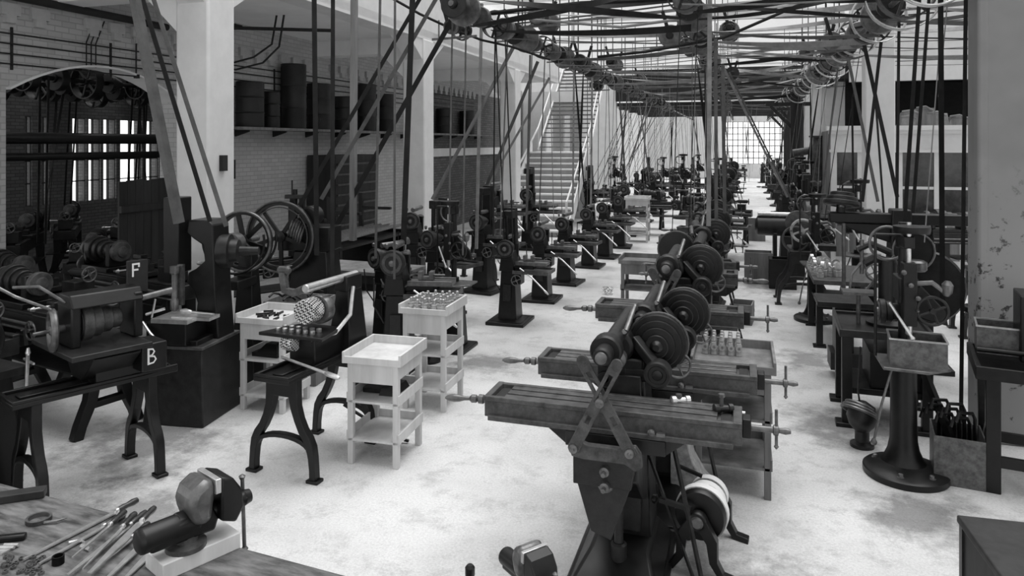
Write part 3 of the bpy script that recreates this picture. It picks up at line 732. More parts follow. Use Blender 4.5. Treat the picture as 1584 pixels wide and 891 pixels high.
# ---- engine lathe, bed along x, headstock on the left
def lathe_machine(loc, rz, label, sc=1.0, group=None, L=1.5):
    t = thing('lathe', label, 'lathe', loc, rz, group, sc)
    for x in (-L/2+.2, L/2-.15):
        o = MB(); h = .72
        for s in (-1, 1):
            o.sweep([(x, s*.1, h), (x, s*.11, .5), (x, s*.15, .28), (x, s*.23, .1), (x, s*.26, 0)], [.06, .05, .045, .04, .04], .04, (1, 0, 0))
        o.bb(x-.04, x+.04, -.16, .16, .22, .27).build('leg', 'iron', t, .006)
    MB().bb(-L/2, L/2, -.15, .15, .72, .86).bb(-L/2, L/2, -.15, -.09, .86, .885).bb(-L/2, L/2, .09, .15, .86, .885).build('bed', 'iron2', t, .006)
    MB().bb(-L/2, -L/2+.5, -.13, .13, .88, .94).bb(-L/2, -L/2+.06, -.1, .1, .94, 1.18).bb(-L/2+.42, -L/2+.5, -.1, .1, .94, 1.18).build('headstock', 'iron', t, .01)
    cone_pulley(t, (-L/2+.08, 0, 1.1), (1, 0, 0), [.14, .12, .1, .08], .08, 'iron2')
    MB().lathe((-L/2+.5, 0, 1.1), (1, 0, 0), [(.04, 0), (.1, .003), (.105, .01), (.105, .06), (.1, .067), (.06, .07), (.055, .095), (.02, .1)], 24).build('chuck', 'iron3', t)
    MB().lathe((-L/2-.06, 0, 1.1), (1, 0, 0), [(.1, 0), (.11, .01), (.11, .05)], 24).lathe((-L/2-.06, -.06, .93), (1, 0, 0), [(.08, 0), (.09, .01), (.09, .04)], 24).build('change_gears', 'iron3', t)
    c = MB().bb(-.05, .2, -.2, .17, .88, .93).bb(-.03, .18, -.21, -.17, .68, .9).bb(.02, .13, -.12, .1, .93, 1.0).bb(.0, .15, -.06, .04, 1.0, 1.05).build('carriage', 'iron2', t, .006)
    handwheel(c, (.02, -.25, .78), (0, -1, 0), .075, 'steel2')
    MB().lathe((.075, -.12, .965), (0, -1, 0), [(.01, 0), (.01, .12), (.022, .13), (.01, .16)], 10).bar((.03, -.27, .965), (.12, -.27, .965), .014).build('cross_slide_handle', 'steel', c)
    ts = MB().bb(L/2-.35, L/2-.15, -.1, .1, .88, 1.03).lathe((L/2-.42, 0, 1.1), (1, 0, 0), [(.008, 0), (.02, .04), (.03, .06), (.045, .1), (.045, .3), (.03, .32)], 16).build('tailstock', 'iron2', t, .005)
    handwheel(ts, (L/2-.08, 0, 1.1), (1, 0, 0), .07, 'steel2')
    MB().cyl((-L/2, -.18, .8), (L/2, -.18, .8), .013).cyl((-L/2, -.18, .75), (L/2, -.18, .75), .01).build('lead_screw', 'steel2', t)
    MB().bb(-L/2+.3, L/2, -.25, .2, .5, .515).build('chip_pan', 'iron', t)
    return t

# ---- bench machine on two cast A frames with a long narrow bed (bed along y)
def aleg_machine(loc, rz, label, sc=1.0, group=None, kind='miller', h=.8, wb=.6):
    t = thing('hand_milling_machine' if kind == 'miller' else 'cutter_grinding_machine' if kind == 'grinder' else 'bench_milling_machine', label, 'milling machine' if kind == 'miller' else 'machine tool', loc, rz, group, sc)
    for y in (-.42, .42): aframe(t, y, h, .26, wb)
    b = MB().bb(-.17, .17, -.58, .62, h, h+.035).bb(-.17, -.14, -.58, .62, h+.035, h+.06).bb(.14, .17, -.58, .62, h+.035, h+.06).bb(-.17, .17, -.58, -.555, h+.035, h+.06).bb(-.05, .05, -.5, .6, h+.035, h+.05)
    b.build('bed', 'iron', t, .006)
    return t

# ---- drill press; table/box plane toward the front, round base
def drill_press(loc, rz, label, sc=1.0, group=None, round_base=True, cz=None):
    t = thing('drill_press', label, 'drill press', loc, rz, group, sc)
    if round_base:
        b = MB().lathe((0, -.08, 0), (0, 0, 1), [(.31, 0), (.318, .01), (.318, .05), (.3, .065), (.16, .085)], 40)
        bo = b.build('base', 'iron', t)
        for q in (-.9, -1.9, .4, 2.6): MB().lathe((.24*math.cos(q), -.08+.24*math.sin(q), .06), (0, 0, 1), [(.03, 0), (.03, .012), (.02, .014), (.018, .035), (.006, .04)], 8).build('base_bolt', 'steel2', bo)
        MB().lathe((0, 0, .06), (0, 0, 1), [(.19, 0), (.15, .05), (.12, .12), (.105, .2), (.1, .4), (.1, .8), (.12, .83), (.12, .87)], 24).build('pedestal', 'iron', t)
    else:
        MB().taper((0, 0, 0), (.5, .6), (0, 0, .05), (.48, .58)).taper((0, 0, .05), (.3, .3), (0, 0, .86), (.2, .24)).build('pedestal', 'iron', t, .015)
    MB().cyl((0, 0, .85), (0, 0, 2.05), .04).build('column', 'iron2', t)
    tp = MB().prism([(-.2, -.3), (.12, -.34), (.3, -.2), (.3, .12), (-.2, .12)], (0, 0, .9), (1, 0, 0), (0, 1, 0), (0, 0, .025)).build('table', 'steel2', t, .006)
    MB().lathe((0, 0, .86), (0, 0, 1), [(.07, 0), (.07, .12)], 16).build('table_clamp', 'iron', tp)
    hd = MB().bb(-.07, .07, -.2, .07, 1.42, 1.62).bb(-.05, .05, -.26, -.14, 1.25, 1.75).bb(-.04, .04, -.22, .1, 1.86, 1.96).lathe((0, 0, 1.84), (0, 0, 1), [(.06, 0), (.06, .14)], 16).build('head', 'iron', t, .01)
    MB().lathe((0, -.2, 1.12), (0, 0, 1), [(.008, 0), (.012, .04), (.026, .06), (.026, .16), (.018, .17), (.018, .95)], 14).build('spindle', 'steel', t)
    cone_pulley(t, (-.18, .04, 1.3), (1, 0, 0), [.1, .085, .07], .05, 'iron2')
    MB().lathe((.02, -.2, 1.98), (0, 0, 1), [(.03, 0), (.13, .01), (.135, .03), (.135, .06), (.03, .07)], 26).build('top_pulley', 'iron', t)
    MB().torus((-.1, .1, 1.86), (0, 1, 0), .14, .012, 30, 8).build('belt_guide_hoop', 'steel2', t)
    handwheel(t, (.16, -.24, 1.38), (0, -1, 0), .11, 'iron2', 4)
    for q in range(3): MB().lathe((-.05+.05*q, -.27, 1.68-.1*q), (0, -1, 0), [(.012, 0), (.02, .005), (.02, .02), (.008, .03)], 10).build('oil_cup', 'steel2', hd)
    MB().cyl((-.22, -.06, .95), (-.22, -.06, 1.95), .012).cyl((-.22, -.06, 1.95), (.0, -.06, 1.95), .012).build('shifter_rod', 'iron2', t)
    MB().tube([(-.1, -.12, .9), (-.2, -.22, .6), (-.26, -.24, .3)], .01).lathe((-.26, -.24, .28), (0, 0, 1), [(.02, 0), (.026, .02), (.01, .05)], 8).build('treadle_rod', 'steel2', t)
    MB().prism([(.05, 1.3), (.3, 1.24), (.28, 1.36), (.1, 1.56), (.05, 1.5)], (0, -.12, 0), (1, 0, 0), (0, 0, 1), (0, .05, 0)).build('gear_bracket', 'iron', t, .01)
    MB().tube([(-.14, -.2, 1.42), (.0, -.3, 1.18)], .012).lathe((0, -.3, 1.18), (.14, -.1, -.24), [(.016, 0), (.02, .02), (.008, .03)], 10).build('feed_lever', 'steel', t)
    MB().tube([(.03, -.2, 1.58), (.16, -.22, 1.6), (.26, -.22, 1.52)], .02).lathe((.26, -.22, 1.5), (.1, 0, 1), [(.02, 0), (.04, .03), (.042, .09), (.02, .12)], 14).build('counter_weight_lever', 'steel2', t)
    return t
# ================================================================== FOREGROUND BENCH
bc = [at_z(-30, 740, .9), at_z(370, 846, .9), at_z(600, 894, .9)]
d = (at_z(370, 846, .9)-at_z(0, 747, .9)).normalized(); d.z = 0
p0 = at_z(0, 747, .9)-d*2.2; p1 = at_z(0, 747, .9)+d*6.6
nrm = Vector((d.y, -d.x, 0))
wb_ = thing('workbench', 'long oil-stained workbench with files and a vise across the near left corner', 'workbench', (p0.x, p0.y, 0), math.atan2(d.y, d.x))
MB().bb(0, 8.8, -.95, 0, .84, .9).build('bench_top', 'bench', wb_, .006)
MB().bb(.05, 8.7, -.1, -.06, .68, .84).build('apron', 'woodd', wb_)
for x in (.4, 2.4, 4.4, 6.4, 8.3):
    for y in (-.12, -.85): MB().bb(x-.05, x+.05, y-.05, y+.05, 0, .84).build('leg', 'woodd', wb_)
BZ = .9
def vise(c, rz, label, sc=1.0, tilt=0):
    """local +x = screw axis towards the handle (front jaw), jaws across y"""
    t = thing('bench_vise', label, 'vise', c, rz, None, sc)
    MB().lathe((-.05, 0, 0), (0, 0, 1), [(.085, 0), (.085, .02), (.05, .03), (.05, .055)], 24).build('swivel_base', 'iron3', t)
    MB().prism([(-.22, .05), (.06, .045), (.08, .1), (.05, .15), (-.2, .12)], (0, -.05, 0), (1, 0, 0), (0, 0, 1), (0, .1, 0)).lathe((-.26, 0, .1), (1, 0, 0), [(.035, 0), (.055, .01), (.055, .26)], 20).build('body', 'iron', t, .012)
    MB().prism([(-.04, .1), (.03, .1), (.045, .2), (.045, .285), (-.0, .29), (-.05, .26), (-.075, .2)], (0, -.085, 0), (1, 0, 0), (0, 0, 1), (0, .17, 0)).build('fixed_jaw', 'steel2', t, .03)
    mj = MB().prism([(.07, .09), (.14, .06), (.18, .12), (.17, .2), (.13, .26), (.07, .285)], (0, -.085, 0), (1, 0, 0), (0, 0, 1), (0, .17, 0)).lathe((-.1, 0, .115), (1, 0, 0), [(.04, 0), (.045, .01), (.045, .25)], 16).build('moving_jaw', 'iron', t, .018)
    MB().bb(.042, .068, -.088, .088, .22, .284).build('jaw_plate', 'steel', t, .003)
    MB().lathe((.14, 0, .115), (1, 0, 0), [(.05, 0), (.045, .02), (.03, .03), (.03, .07), (.036, .08), (.03, .11)], 18).build('screw_head', 'iron', mj)
    MB().cyl((.225, .02, .2), (.225, .0, -.12), .009, n=10).lathe((.225, .021, .215), (0, .06, -1), [(.006, 0), (.016, .008), (.012, .02)], 10).lathe((.225, -.001, -.115), (0, -.06, -1), [(.01, 0), (.017, .01), (.006, .024)], 10).build('handle', 'steel2', mj)
    return t
blk = at_z(297, 868, BZ)
vd = (at_z(385, 800, BZ)-at_z(265, 850, BZ)); va = math.atan2(vd.y, vd.x)
bl = MB().box((0, 0, .035), (.34, .17, .07))
bl = bl.build('vise_block', 'wood', None, .004); bl.location = (at_z(300, 862, BZ).x, at_z(300, 862, BZ).y, BZ); bl.rotation_euler = (0, 0, va)
tag(bl, 'thick worn wooden block bolted to the bench under the near vise', 'block')
# bar clamp style parallel vise lying towards the bench edge
vb = at_z(305, 838, BZ+.07)
vise((vb.x, vb.y, BZ+.07), va, 'black bench vise with broad curved jaws on a wooden block at the bench edge', .98)
v2 = at_z(818, 915, BZ)
vise((v2.x, v2.y, BZ), R(-38), 'small black bench vise at the bottom edge left of the front milling machine', .68)
# files
files = [((36, 865), (208, 777), 'long flat file with dark handle pointing to the bench edge, topmost of the pile'),
         ((105, 893), (222, 800), 'flat file with bright steel blade, second of the fan'),
         ((138, 895), (236, 797), 'wide flat file with bright blade in the middle of the pile'),
         ((60, 872), (188, 799), 'tapering file with black handle lying just under the topmost file'),
         ((168, 896), (252, 814), 'half-round file with dark ferrule next to the vise block'),
         ((112, 870), (190, 803), 'narrow file crossing under the fan of files'),
         ((192, 896), (262, 826), 'dark file almost touching the vise block'),
         ((150, 880), (226, 818), 'short file with a stubby handle lying low in the pile'),
         ((128, 888), (206, 806), 'thin rat-tail file between the narrow file and the fan')]
for i, (a, b, lab) in enumerate(files):
    pa = at_z(a[0], a[1], BZ+.012); pb = at_z(b[0], b[1], BZ+.012); dv = pb-pa; L = dv.length; dv.normalize()
    t = thing('file', lab, 'file', (pa.x, pa.y, BZ+.008+.011*(i % 3)), math.atan2(dv.y, dv.x), None)
    hl = .12; bl_ = L-hl; w = (.024, .026, .036, .02, .03, .014, .03, .02, .012)[i]
    MB().prism([(0, -w*.25), (bl_*.6, -w/2), (bl_, -w/2), (bl_+.03, -.004), (bl_+.03, .004), (bl_, w/2), (bl_*.6, w/2), (0, w*.25)], (0, 0, 0), (1, 0, 0), (0, 1, 0), (0, 0, .006)).build('blade', 'steel', t)
    MB().lathe((bl_+.02, 0, .008), (1, 0, 0), [(.008, 0), (.012, .01), (.015, .04), (.013, .06), (.017, .09), (.014, .115), (.004, .12)], 14).build('wood_handle', 'handle', t)
    MB().lathe((bl_+.015, 0, .008), (1, 0, 0), [(.0095, 0), (.011, .002), (.0115, .014), (.0095, .016)], 14).build('ferrule', 'steel', t)
# rings, divider, bits
for px, py, r, h, lab in ((60, 806, .055, .02, 'flat dark steel ring beside the curved scraper'), (90, 872, .024, .035, 'short dark round tin with a bright rim near the file tips')):
    p = at_z(px, py, BZ)
    tag(MB().lathe((0, 0, 0), (0, 0, 1), [(r*.8, h), (r, h), (r, 0), (r*.8, 0)], 28, cap=False).rim((0, 0, h*.5), (0, 0, 1), r*.8, r, h*.98, 28).build('steel_ring', 'steel2' if r > .03 else 'iron'), lab, 'ring')
    bpy.data.objects[-1] if False else None
    COL.objects[-1].location = (p.x, p.y, BZ)
p = at_z(120, 845, BZ)
MBc = MB().tube([(-.05, .0, .008), (-.02, .03, .008), (.02, .02, .008), (.05, -.01, .008), (.08, -.01, .008)], .006).cyl((.03, -.004, .01), (.09, -.014, .01), .011, n=10)
o = tag(MBc.build('caliper', 'steel'), 'small bright caliper lying between the round tin and the files', 'caliper'); o.location = (p.x, p.y, BZ)
p = at_z(80, 806, BZ)
o = tag(MB().tube([(-.05, -.03, .006), (0, -.035, .01), (.045, -.01, .012), (.06, .03, .01)], [.004, .008, .006, .002]).build('curved_scraper', 'steel2'), 'curved pointed scraper next to the flat ring', 'scraper'); o.location = (p.x, p.y, BZ)
p = at_z(10, 775, BZ)
o = tag(MB().box((0, 0, .02), (.34, .07, .04), R(38)).build('wooden_bar', 'woodd', None, .005), 'dark square bar lying at the left edge of the bench', 'bar'); o.location = (p.x, p.y, BZ)
p = at_z(2, 838, BZ)
o = tag(MB().box((0, 0, .014), (.2, .035, .028), R(30)).build('scriber_block', 'iron', None, .008), 'short rounded dark block below the square bar', 'block'); o.location = (p.x, p.y, BZ)
p = at_z(5, 852, BZ)
o = tag(MB().bb(-.03, .03, -.03, .03, 0, .008).cyl((-.02, 0, .012), (.04, .02, .012), .008).cyl((-.02, .02, .012), (.04, .04, .012), .008).build('steel_clip', 'steel'), 'bright steel clip at the left edge of the bench', 'clip'); o.location = (p.x, p.y, BZ)
nut = MB().rim((0, 0, .006), (0, 0, 1), .006, .012, .01, 6).build('hex_nut', 'steel2')
tag(nut, 'small hexagon nut in the loose heap at the near left bench corner', 'nut', 'loose nuts on the bench')
first = True
for i in range(34):
    px = 30+rnd.random()*70*(1 if i > 3 else .4)-25; py = 862+rnd.random()*28
    if i == 0: px, py = 33, 866
    p = at_z(px, py, BZ)
    n_ = nut if first else nut.copy()
    if not first: COL.objects.link(n_)
    first = False
    n_.location = (p.x, p.y, BZ); n_.rotation_euler = (0, 0, rnd.random()*3)
p = at_z(727, 912, BZ)
o = tag(MB().lathe((0, 0, 0), (0, 0, 1), [(.014, 0), (.015, .05), (.02, .06), (.02, .09), (.012, .1)], 14).build('punch', 'iron'), 'dark punch head standing at the bottom edge left of the small vise', 'punch'); o.location = (p.x, p.y, BZ)
# dark crate at the lower right
pa = at_z(1488, 808, .75); 
o = thing('tool_chest', 'dark wooden chest at the bottom right corner of the picture', 'chest', (pa.x, pa.y, 0), R(4))
MB().bb(0, 1.2, -.8, 0, .03, .74).build('body', 'woodd', o, .01)
MB().bb(-.02, 1.22, -.82, .02, .74, .78).build('lid', 'woodd', o, .01)
MB().bb(-.01, .03, -.03, .01, .03, .74).build('corner_strap', 'iron2', o)
for x in (.06, 1.14):
    for y in (-.74, -.06): MB().bb(x-.04, x+.04, y-.04, y+.04, 0, .03).build('foot', 'woodd', o)

# ================================================================== CENTRE ROW
m1 = mill((-.73, 4.77, 0), 0, 'black milling machine with crossed slotted braces and long table, nearest in the centre row')
m2 = mill((-.63, 5.68, 0), 0, 'second milling machine of the centre row, its long grooved table just behind the first', 1.0, None, False, -.05, .78, True)
m3 = mill((-.60, 7.25, 0), 0, 'third milling machine of the centre row, its braces closed to a narrow V', 1.08, None, True, -.05, .62)
m4 = mill((-.5, 8.7, 0), R(180), 'fourth milling machine of the centre row, turned round with its back to the camera', 1.08, None, False, -.02, .4)
m5 = mill((-.55, 10.3, 0), R(5), 'fifth milling machine of the centre row, right of the bare wooden stand', 1.05, None, True, 0, .42)
# floor countershaft beside M1
c = thing('floor_countershaft', 'drum pulley unit with white rims on the floor right of the first milling machine', 'countershaft', (-.22, 5.05, 0), R(-8))
MB().lathe((0, -.28, .33), (0, 1, 0), [(.02, 0), (.15, .01), (.16, .03), (.16, .12), (.13, .14), (.02, .15)], 32).build('wide_pulley', 'iron', c)
MB().rim((0, -.19, .33), (0, 1, 0), .155, .168, .06, 32).rim((0, -.06, .33), (0, 1, 0), .0, .0001, .01, 6).build('bright_rim', 'white', c)
MB().lathe((0, -.08, .33), (0, 1, 0), [(.1, 0), (.115, .01), (.115, .17), (.1, .18)], 28).build('drum', 'iron', c)
MB().rim((0, -.04, .33), (0, 1, 0), .11, .125, .06, 28).rim((0, .05, .33), (0, 1, 0), .11, .125, .06, 28).build('white_drum_band', 'white', c)
MB().cyl((0, -.36, .33), (0, .26, .33), .022).lathe((0, -.37, .33), (0, 1, 0), [(.03, 0), (.04, .01), (.04, .06)], 16).build('shaft', 'steel2', c)
for y, s in ((-.33, 1), (.2, 1)):
    f = MB().lathe((0, y-.03, .33), (0, 1, 0), [(.055, 0), (.06, .01), (.06, .06)], 18)
    f.sweep([(.02, y, .33), (.09, y, .22), (.1, y, .1), (.15, y, .02), (.24, y-.02, .015)], [.04, .035, .025, .022, .02], .03, (0, 1, 0))
    f.sweep([(-.02, y, .33), (-.1, y, .22), (-.11, y, .1), (-.17, y, .015)], [.04, .035, .025, .02], .025, (0, 1, 0))
    f.build('hanger_frame', 'iron', c, .004)
MB().bar((-.04, -.34, .4), (-.24, -.34, .42), .028).lathe((-.25, -.34, .42), (-1, 0, 0), [(.01, 0), (.03, .01), (.03, .03), (.01, .04)], 12).build('shifter_arm', 'iron', c)
MB().bar((-.04, .02, .46), (-.2, .02, .5), .02).lathe((-.19, .02, .5), (-1, 0, 0), [(.006, 0), (.02, .012), (.006, .025)], 10).build('shifter_knob', 'iron', c)
o = MB().bar(at_t(999, 690, 4.75), at_z(1072, 893, .0), .016).build('universal_shaft', 'iron2')
tag(o, 'thin slanting shaft running from the first milling machine down to the floor', 'shaft')
# dark cast base step of machine 2 coloured pale for the light on it
o = MB()
# stands right of the centre row
s_r = wooden_stand((-.07, 6.15, 0), 0, 'weathered wooden stand with castings on top, right of the second milling machine', .56, .6, 1.0, 'wood2', (.22, .58))
s_m3 = wooden_stand((-1.5, 11.6, 0), 0, 'bare wooden stand alone left of the centre row', .6, .5, .88, 'wood2', (.42,))
cast = thing('casting_part', 'ribbed light metal casting in the group on the wooden stand right of the centre row', 'casting', (0, 0, 0), 0, 'castings on the right wooden stand')
MB().taper((0, 0, 0), (.045, .06), (0, 0, .1), (.03, .045)).lathe((0, 0, .1), (0, 0, 1), [(.014, 0), (.02, .01), (.014, .05)], 10).build('body', 'casting', cast, .003)
MB().rim((0, -.0, .06), (0, 1, 0), .012, .024, .07, 14).build('boss', 'steel', cast)
k = 0
for ix in range(5):
    for iy in range(3):
        lc = (-.29+.065*ix, 6.2+.09*iy, 1.0-.02)
        if k == 0: cast.location = lc
        else: dup(cast, lc, rnd.random()*.3, group='castings on the right wooden stand')
        k += 1
for px, py, lab_ in ((1050, 627, 'bright clamp lying on the table of the first milling machine, left of two'), (1116, 640, 'dark upright clamp at the right end of the first milling table')):
    p = at_z(px, py, 1.072); t = thing('table_clamp', lab_, 'clamp', (p.x, p.y, 1.072), R(25))
    MB().lathe((-.05, 0, .03), (1, 0, 0), [(.02, 0), (.03, .005), (.03, .03), (.02, .035), (.02, .09), (.028, .095), (.028, .12)], 14).build('body', 'steel' if px < 1100 else 'iron2', t)
    MB().tube([(.05, 0, .02), (.09, -.03, .015), (.13, -.04, .012)], .01).build('tail', 'steel', t)
    MB().cyl((0, 0, 0), (0, 0, .11 if px > 1100 else .06), .012).lathe((0, 0, .1 if px > 1100 else .05), (0, 0, 1), [(.02, 0), (.02, .02)], 6).build('stud', 'steel2', t)
# small boxes among the centre row
def crate(loc, d, rz, label, m='wood2', open_=True):
    t = thing('wooden_box', label, 'box', loc, rz); w, l, h = d
    MB().bb(-w/2, w/2, -l/2, l/2, 0, .02).build('bottom', m, t)
    for sx in (-1, 1): MB().bb(sx*w/2-.01, sx*w/2+.01, -l/2, l/2, 0, h).build('side_board', m, t, .002)
    for sy in (-1, 1): MB().bb(-w/2, w/2, sy*l/2-.01, sy*l/2+.01, 0, h).build('end_board', m, t, .002)
    for sy in (-1, 1): MB().bb(-w/2-.012, w/2+.012, sy*l/2-.02-.004*sy, sy*l/2+.02, h*.42, h*.55).build('cleat', m, t)
    return t
crate((-.02, 8.3, 0), (.36, .3, .34), .05, 'weathered wooden crate on the floor beside the third milling machine')
crate((.0, 11.6, 0), (.3, .4, .3), -.1, 'pale crate on the floor right of the fifth milling machine')
crate((-1.15, 13.4, .0), (.62, .4, .5), 0, 'slatted wooden crate with holes on the floor left of the sixth centre machine')
# ================================================================== LEFT FOREGROUND
stf = wooden_stand((-2.96, 5.74, 0), R(3), 'pale empty wooden stand in the front left aisle, nearest of the stands', .46, .54, .9)
st2 = wooden_stand((-3.08, 7.05, 0), R(2), 'pale wooden stand behind the nearest one, heaped with bright castings', .46, .55, 1.02, 'wood', (.2, .55), 1)
stl = wooden_stand((-4.62, 6.5, 0), R(2), 'pale wooden stand beside the tall slotting machine, its tray strewn with small parts', .5, .5, .93, 'wood', (.14, .5))
part = thing('small_part', 'small turned steel part in the heap on the second pale stand', 'machine part', (0, 0, 0), 0, 'turned parts heaped on the second stand')
MB().lathe((0, 0, .0), (0, 0, 1), [(.03, 0), (.036, .01), (.036, .05), (.016, .055), (.016, .1), (.008, .105)], 12).build('turned_body', 'chips', part)
MB().rim((0, 0, .025), (0, 0, 1), .035, .042, .012, 14).build('collar', 'steel', part)
k = 0
for ix in range(5):
    for iy in range(6):
        lc = (-3.25+.085*ix+rnd.uniform(-.01, .01), 6.84+.085*iy+rnd.uniform(-.01, .01), 1.0+rnd.random()*.025)
        if k == 0: part.location = lc
        else: dup(part, lc, rnd.random()*6, group='turned parts heaped on the second stand')
        k += 1
k = 0
strip = MB().bb(-.05, .05, -.008, .008, 0, .02).build('flat_part', 'iron2')
tag(strip, 'small dark flat part strewn on the tray of the stand beside the slotting machine', 'machine part', 'flat parts on the left stand')
for ix in range(14):
    o = strip if k == 0 else strip.copy()
    if k: COL.objects.link(o)
    o.location = (-4.8+rnd.random()*.36, 6.32+rnd.random()*.38, .911); o.rotation_euler = (0, 0, rnd.random()*3); k += 1
o = MB().bb(-.19, -.02, -.1, .1, .54, .58).taper((.06, 0, .54), (.16, .3), (.06, 0, .6), (.12, .24)).build('tool_bundle', 'iron2')
tag(o, 'dark heap of tools on the middle shelf of the nearest pale stand', 'tools'); o.location = (-2.96, 5.78, 0); o.rotation_euler = (0, 0, R(3))
o = MB().bb(-.18, .12, -.15, .12, .52, .56).taper((.0, 0, .56), (.25, .3), (.0, 0, .64), (.12, .16)).build('tool_bundle', 'iron')
tag(o, 'dark heap of tools on the middle shelf of the stand beside the slotting machine', 'tools'); o.location = (-4.62, 6.5, 0)

# milling machine on A legs (front left aisle)
am = aleg_machine((-3.52, 5.52, 0), R(-4), 'black milling machine on arched legs with spiral cutter, left of the nearest pale stand', 1.0, None, 'miller', .8, .6)
MB().taper((.1, .33, .8), (.26, .3), (.1, .36, 1.45), (.12, .2)).bb(.03, .17, .22, .46, 1.38, 1.52).build('column', 'iron', am, .012)
MB().lathe((.1, -.28, 1.5), (0, 1, 0), [(.03, 0), (.037, .01), (.037, .74), (.03, .75)], 18).build('overarm', 'steel', am)
MB().sweep([(.08, -.24, 1.5), (0, -.28, 1.46), (-.08, -.3, 1.48), (-.1, -.3, 1.58), (-.12, -.28, 1.64)], .03, .025, (0, 1, 0)).lathe((-.17, -.28, 1.64), (1, 0, 0), [(.02, 0), (.035, .015), (.035, .1), (.02, .12)], 14).build('arbor_support', 'iron3', am, .004)
MB().lathe((.02, -.2, 1.28), (0, 1, 0), [(.03, 0), (.1, .005), (.105, .015), (.105, .15), (.1, .16)], 30).build('spiral_cutter', 'knurl', am)
MB().lathe((.04, -.03, 1.27), (0, 1, 0), [(.12, 0), (.125, .01), (.125, .08), (.1, .09)], 28).build('pulley', 'steel2', am)
MB().tube([(.1, -.2, 1.06), (.2, .0, 1.08), (.23, .18, 1.2), (.18, .3, 1.42)], .018).build('feed_handle', 'steel', am)
tb = MB().prism([(-.36, -.3), (.28, -.3), (.2, .1), (-.2, .1)], (0, 0, 1.08), (1, 0, 0), (0, 1, 0), (0, 0, .03)).build('work_table', 'iron', am, .006)
MB().bb(-.12, .14, -.2, .2, .84, 1.08).build('knee', 'iron', am, .01)
MB().lathe((-.14, -.24, 1.03), (1, 0, 0), [(.06, 0), (.065, .01), (.065, .12)], 22).build('gang_cutter', 'knurl', am)
MB().tube([(-.12, -.3, .92), (.15, -.36, .9), (.42, -.42, .88)], .013).lathe((.4, -.415, .88), (.3, -.07, -.02), [(.014, 0), (.02, .02), (.02, .14), (.01, .16)], 10).build('hand_lever', 'steel', am)
for i in range(12):
    o = MB().lathe((0, 0, 0), (0, 0, 1), [(.02, 0), (.022, .005), (.022, .03), (.01, .035)], 12).build('turned_blank', 'steel') if i == 0 else o.copy()
    if i: COL.objects.link(o)
    o.location = am.matrix_basis @ Vector((-.22+.07*(i % 6), -.22+.09*(i//6), 1.11))
    tag(o, 'round steel blank on the work table below the spiral cutter', 'machine part', 'blanks on the milling table')
MB().sweep([(0, .42, .3), (.5, .5, .04), (.62, .52, .02)], .01, .01, (0, 1, 0)).build('treadle_rod', 'iron', am)

# machine on A legs at the left edge, with letters B and F
al = aleg_machine((-4.93, 4.52, 0), R(-22), 'black bench machine on arched legs at left marked with white letters B and F', 1.0, None, 'bench', .78, .56)
MB().bb(-.1, .16, -.02, .34, .81, 1.1).prism([(-.3, 1.1), (.3, 1.1), (.34, 1.06), (.1, .86), (-.1, .86)], (0, -.1, 0), (1, 0, 0), (0, 0, 1), (0, .35, 0)).build('body', 'iron', al, .01)
MB().bb(-.42, .42, -.28, .3, 1.1, 1.14).build('upper_table', 'iron2', al, .006)
hd = MB().bb(-.1, .18, -.2, -.13, 1.14, 1.46).bb(-.1, .18, .26, .33, 1.14, 1.5).prism([(-.12, 1.44), (.2, 1.44), (.14, 1.54), (-.06, 1.54)], (0, -.2, 0), (1, 0, 0), (0, 0, 1), (0, .53, 0)).build('head_frame', 'iron', al, .012)
cone_pulley(al, (.04, -.1, 1.3), (0, 1, 0), [.14, .12, .1, .08], .075, 'iron3')
MB().torus((.04, -.28, 1.28), (.2, 1, 0), .14, .026, 26, 10).lathe((.04, -.2, 1.28), (.1, -1, 0), [(.03, 0), (.035, .1), (.015, .11), (.012, .22)], 12).build('chuck_ring', 'steel2', al)
MB().cyl((.06, .32, 1.42), (.1, .6, 1.46), .025).build('spindle_bar', 'steel2', al)
MB().tube([(-.2, -.62, 1.66), (-.05, -.5, 1.56), (.02, -.26, 1.42)], .012).build('oil_pipe', 'steel2', al)
MB().tube([(-.1, -.5, 1.62), (.0, -.36, 1.62), (.06, -.2, 1.48)], .012).build('oil_pipe', 'steel2', al)
MB().box((.0, .36, 1.6), (.03, .16, .26)).build('marked_plate', 'dark', al)
MB().cyl((-.42, -.32, .62), (-.3, -.34, 1.04), .014).lathe((-.3, -.34, 1.04), (.1, 0, 1), [(.01, 0), (.02, .02), (.01, .06)], 10).bar((-.42, -.33, .99), (-.2, -.33, .99), .014).build('upright_lever', 'steel', al)
def letter(parent, ch, o, s, name):
    m = MB()
    if ch == 'F':
        m.bb(0, .012*s, -.002, .002, 0, .1*s).bb(0, .055*s, -.002, .002, .088*s, .1*s).bb(0, .045*s, -.002, .002, .045*s, .057*s)
        m.bb(.045*s, .055*s, -.002, .002, .07*s, .1*s)
    else:
        m.bb(0, .012*s, -.002, .002, 0, .1*s)
        m.sweep([(0, 0, .1*s), (.035*s, 0, .095*s), (.045*s, 0, .078*s), (.03*s, 0, .056*s), (.005*s, 0, .052*s)], .005*s, .002, (0, 1, 0))
        m.sweep([(.01*s, 0, .052*s), (.045*s, 0, .045*s), (.055*s, 0, .025*s), (.04*s, 0, .005*s), (0, 0, .0)], .005*s, .002, (0, 1, 0))
    ob = m.build(name, 'white', parent); ob.location = o; return ob
lf = letter(al, 'F', (.022, .31, 1.6), 1.1, 'painted_letter'); lf.rotation_euler = (0, 0, R(90))
MB().bb(.05, .32, .26, .46, .88, 1.1).build('gear_box', 'iron', al, .01)
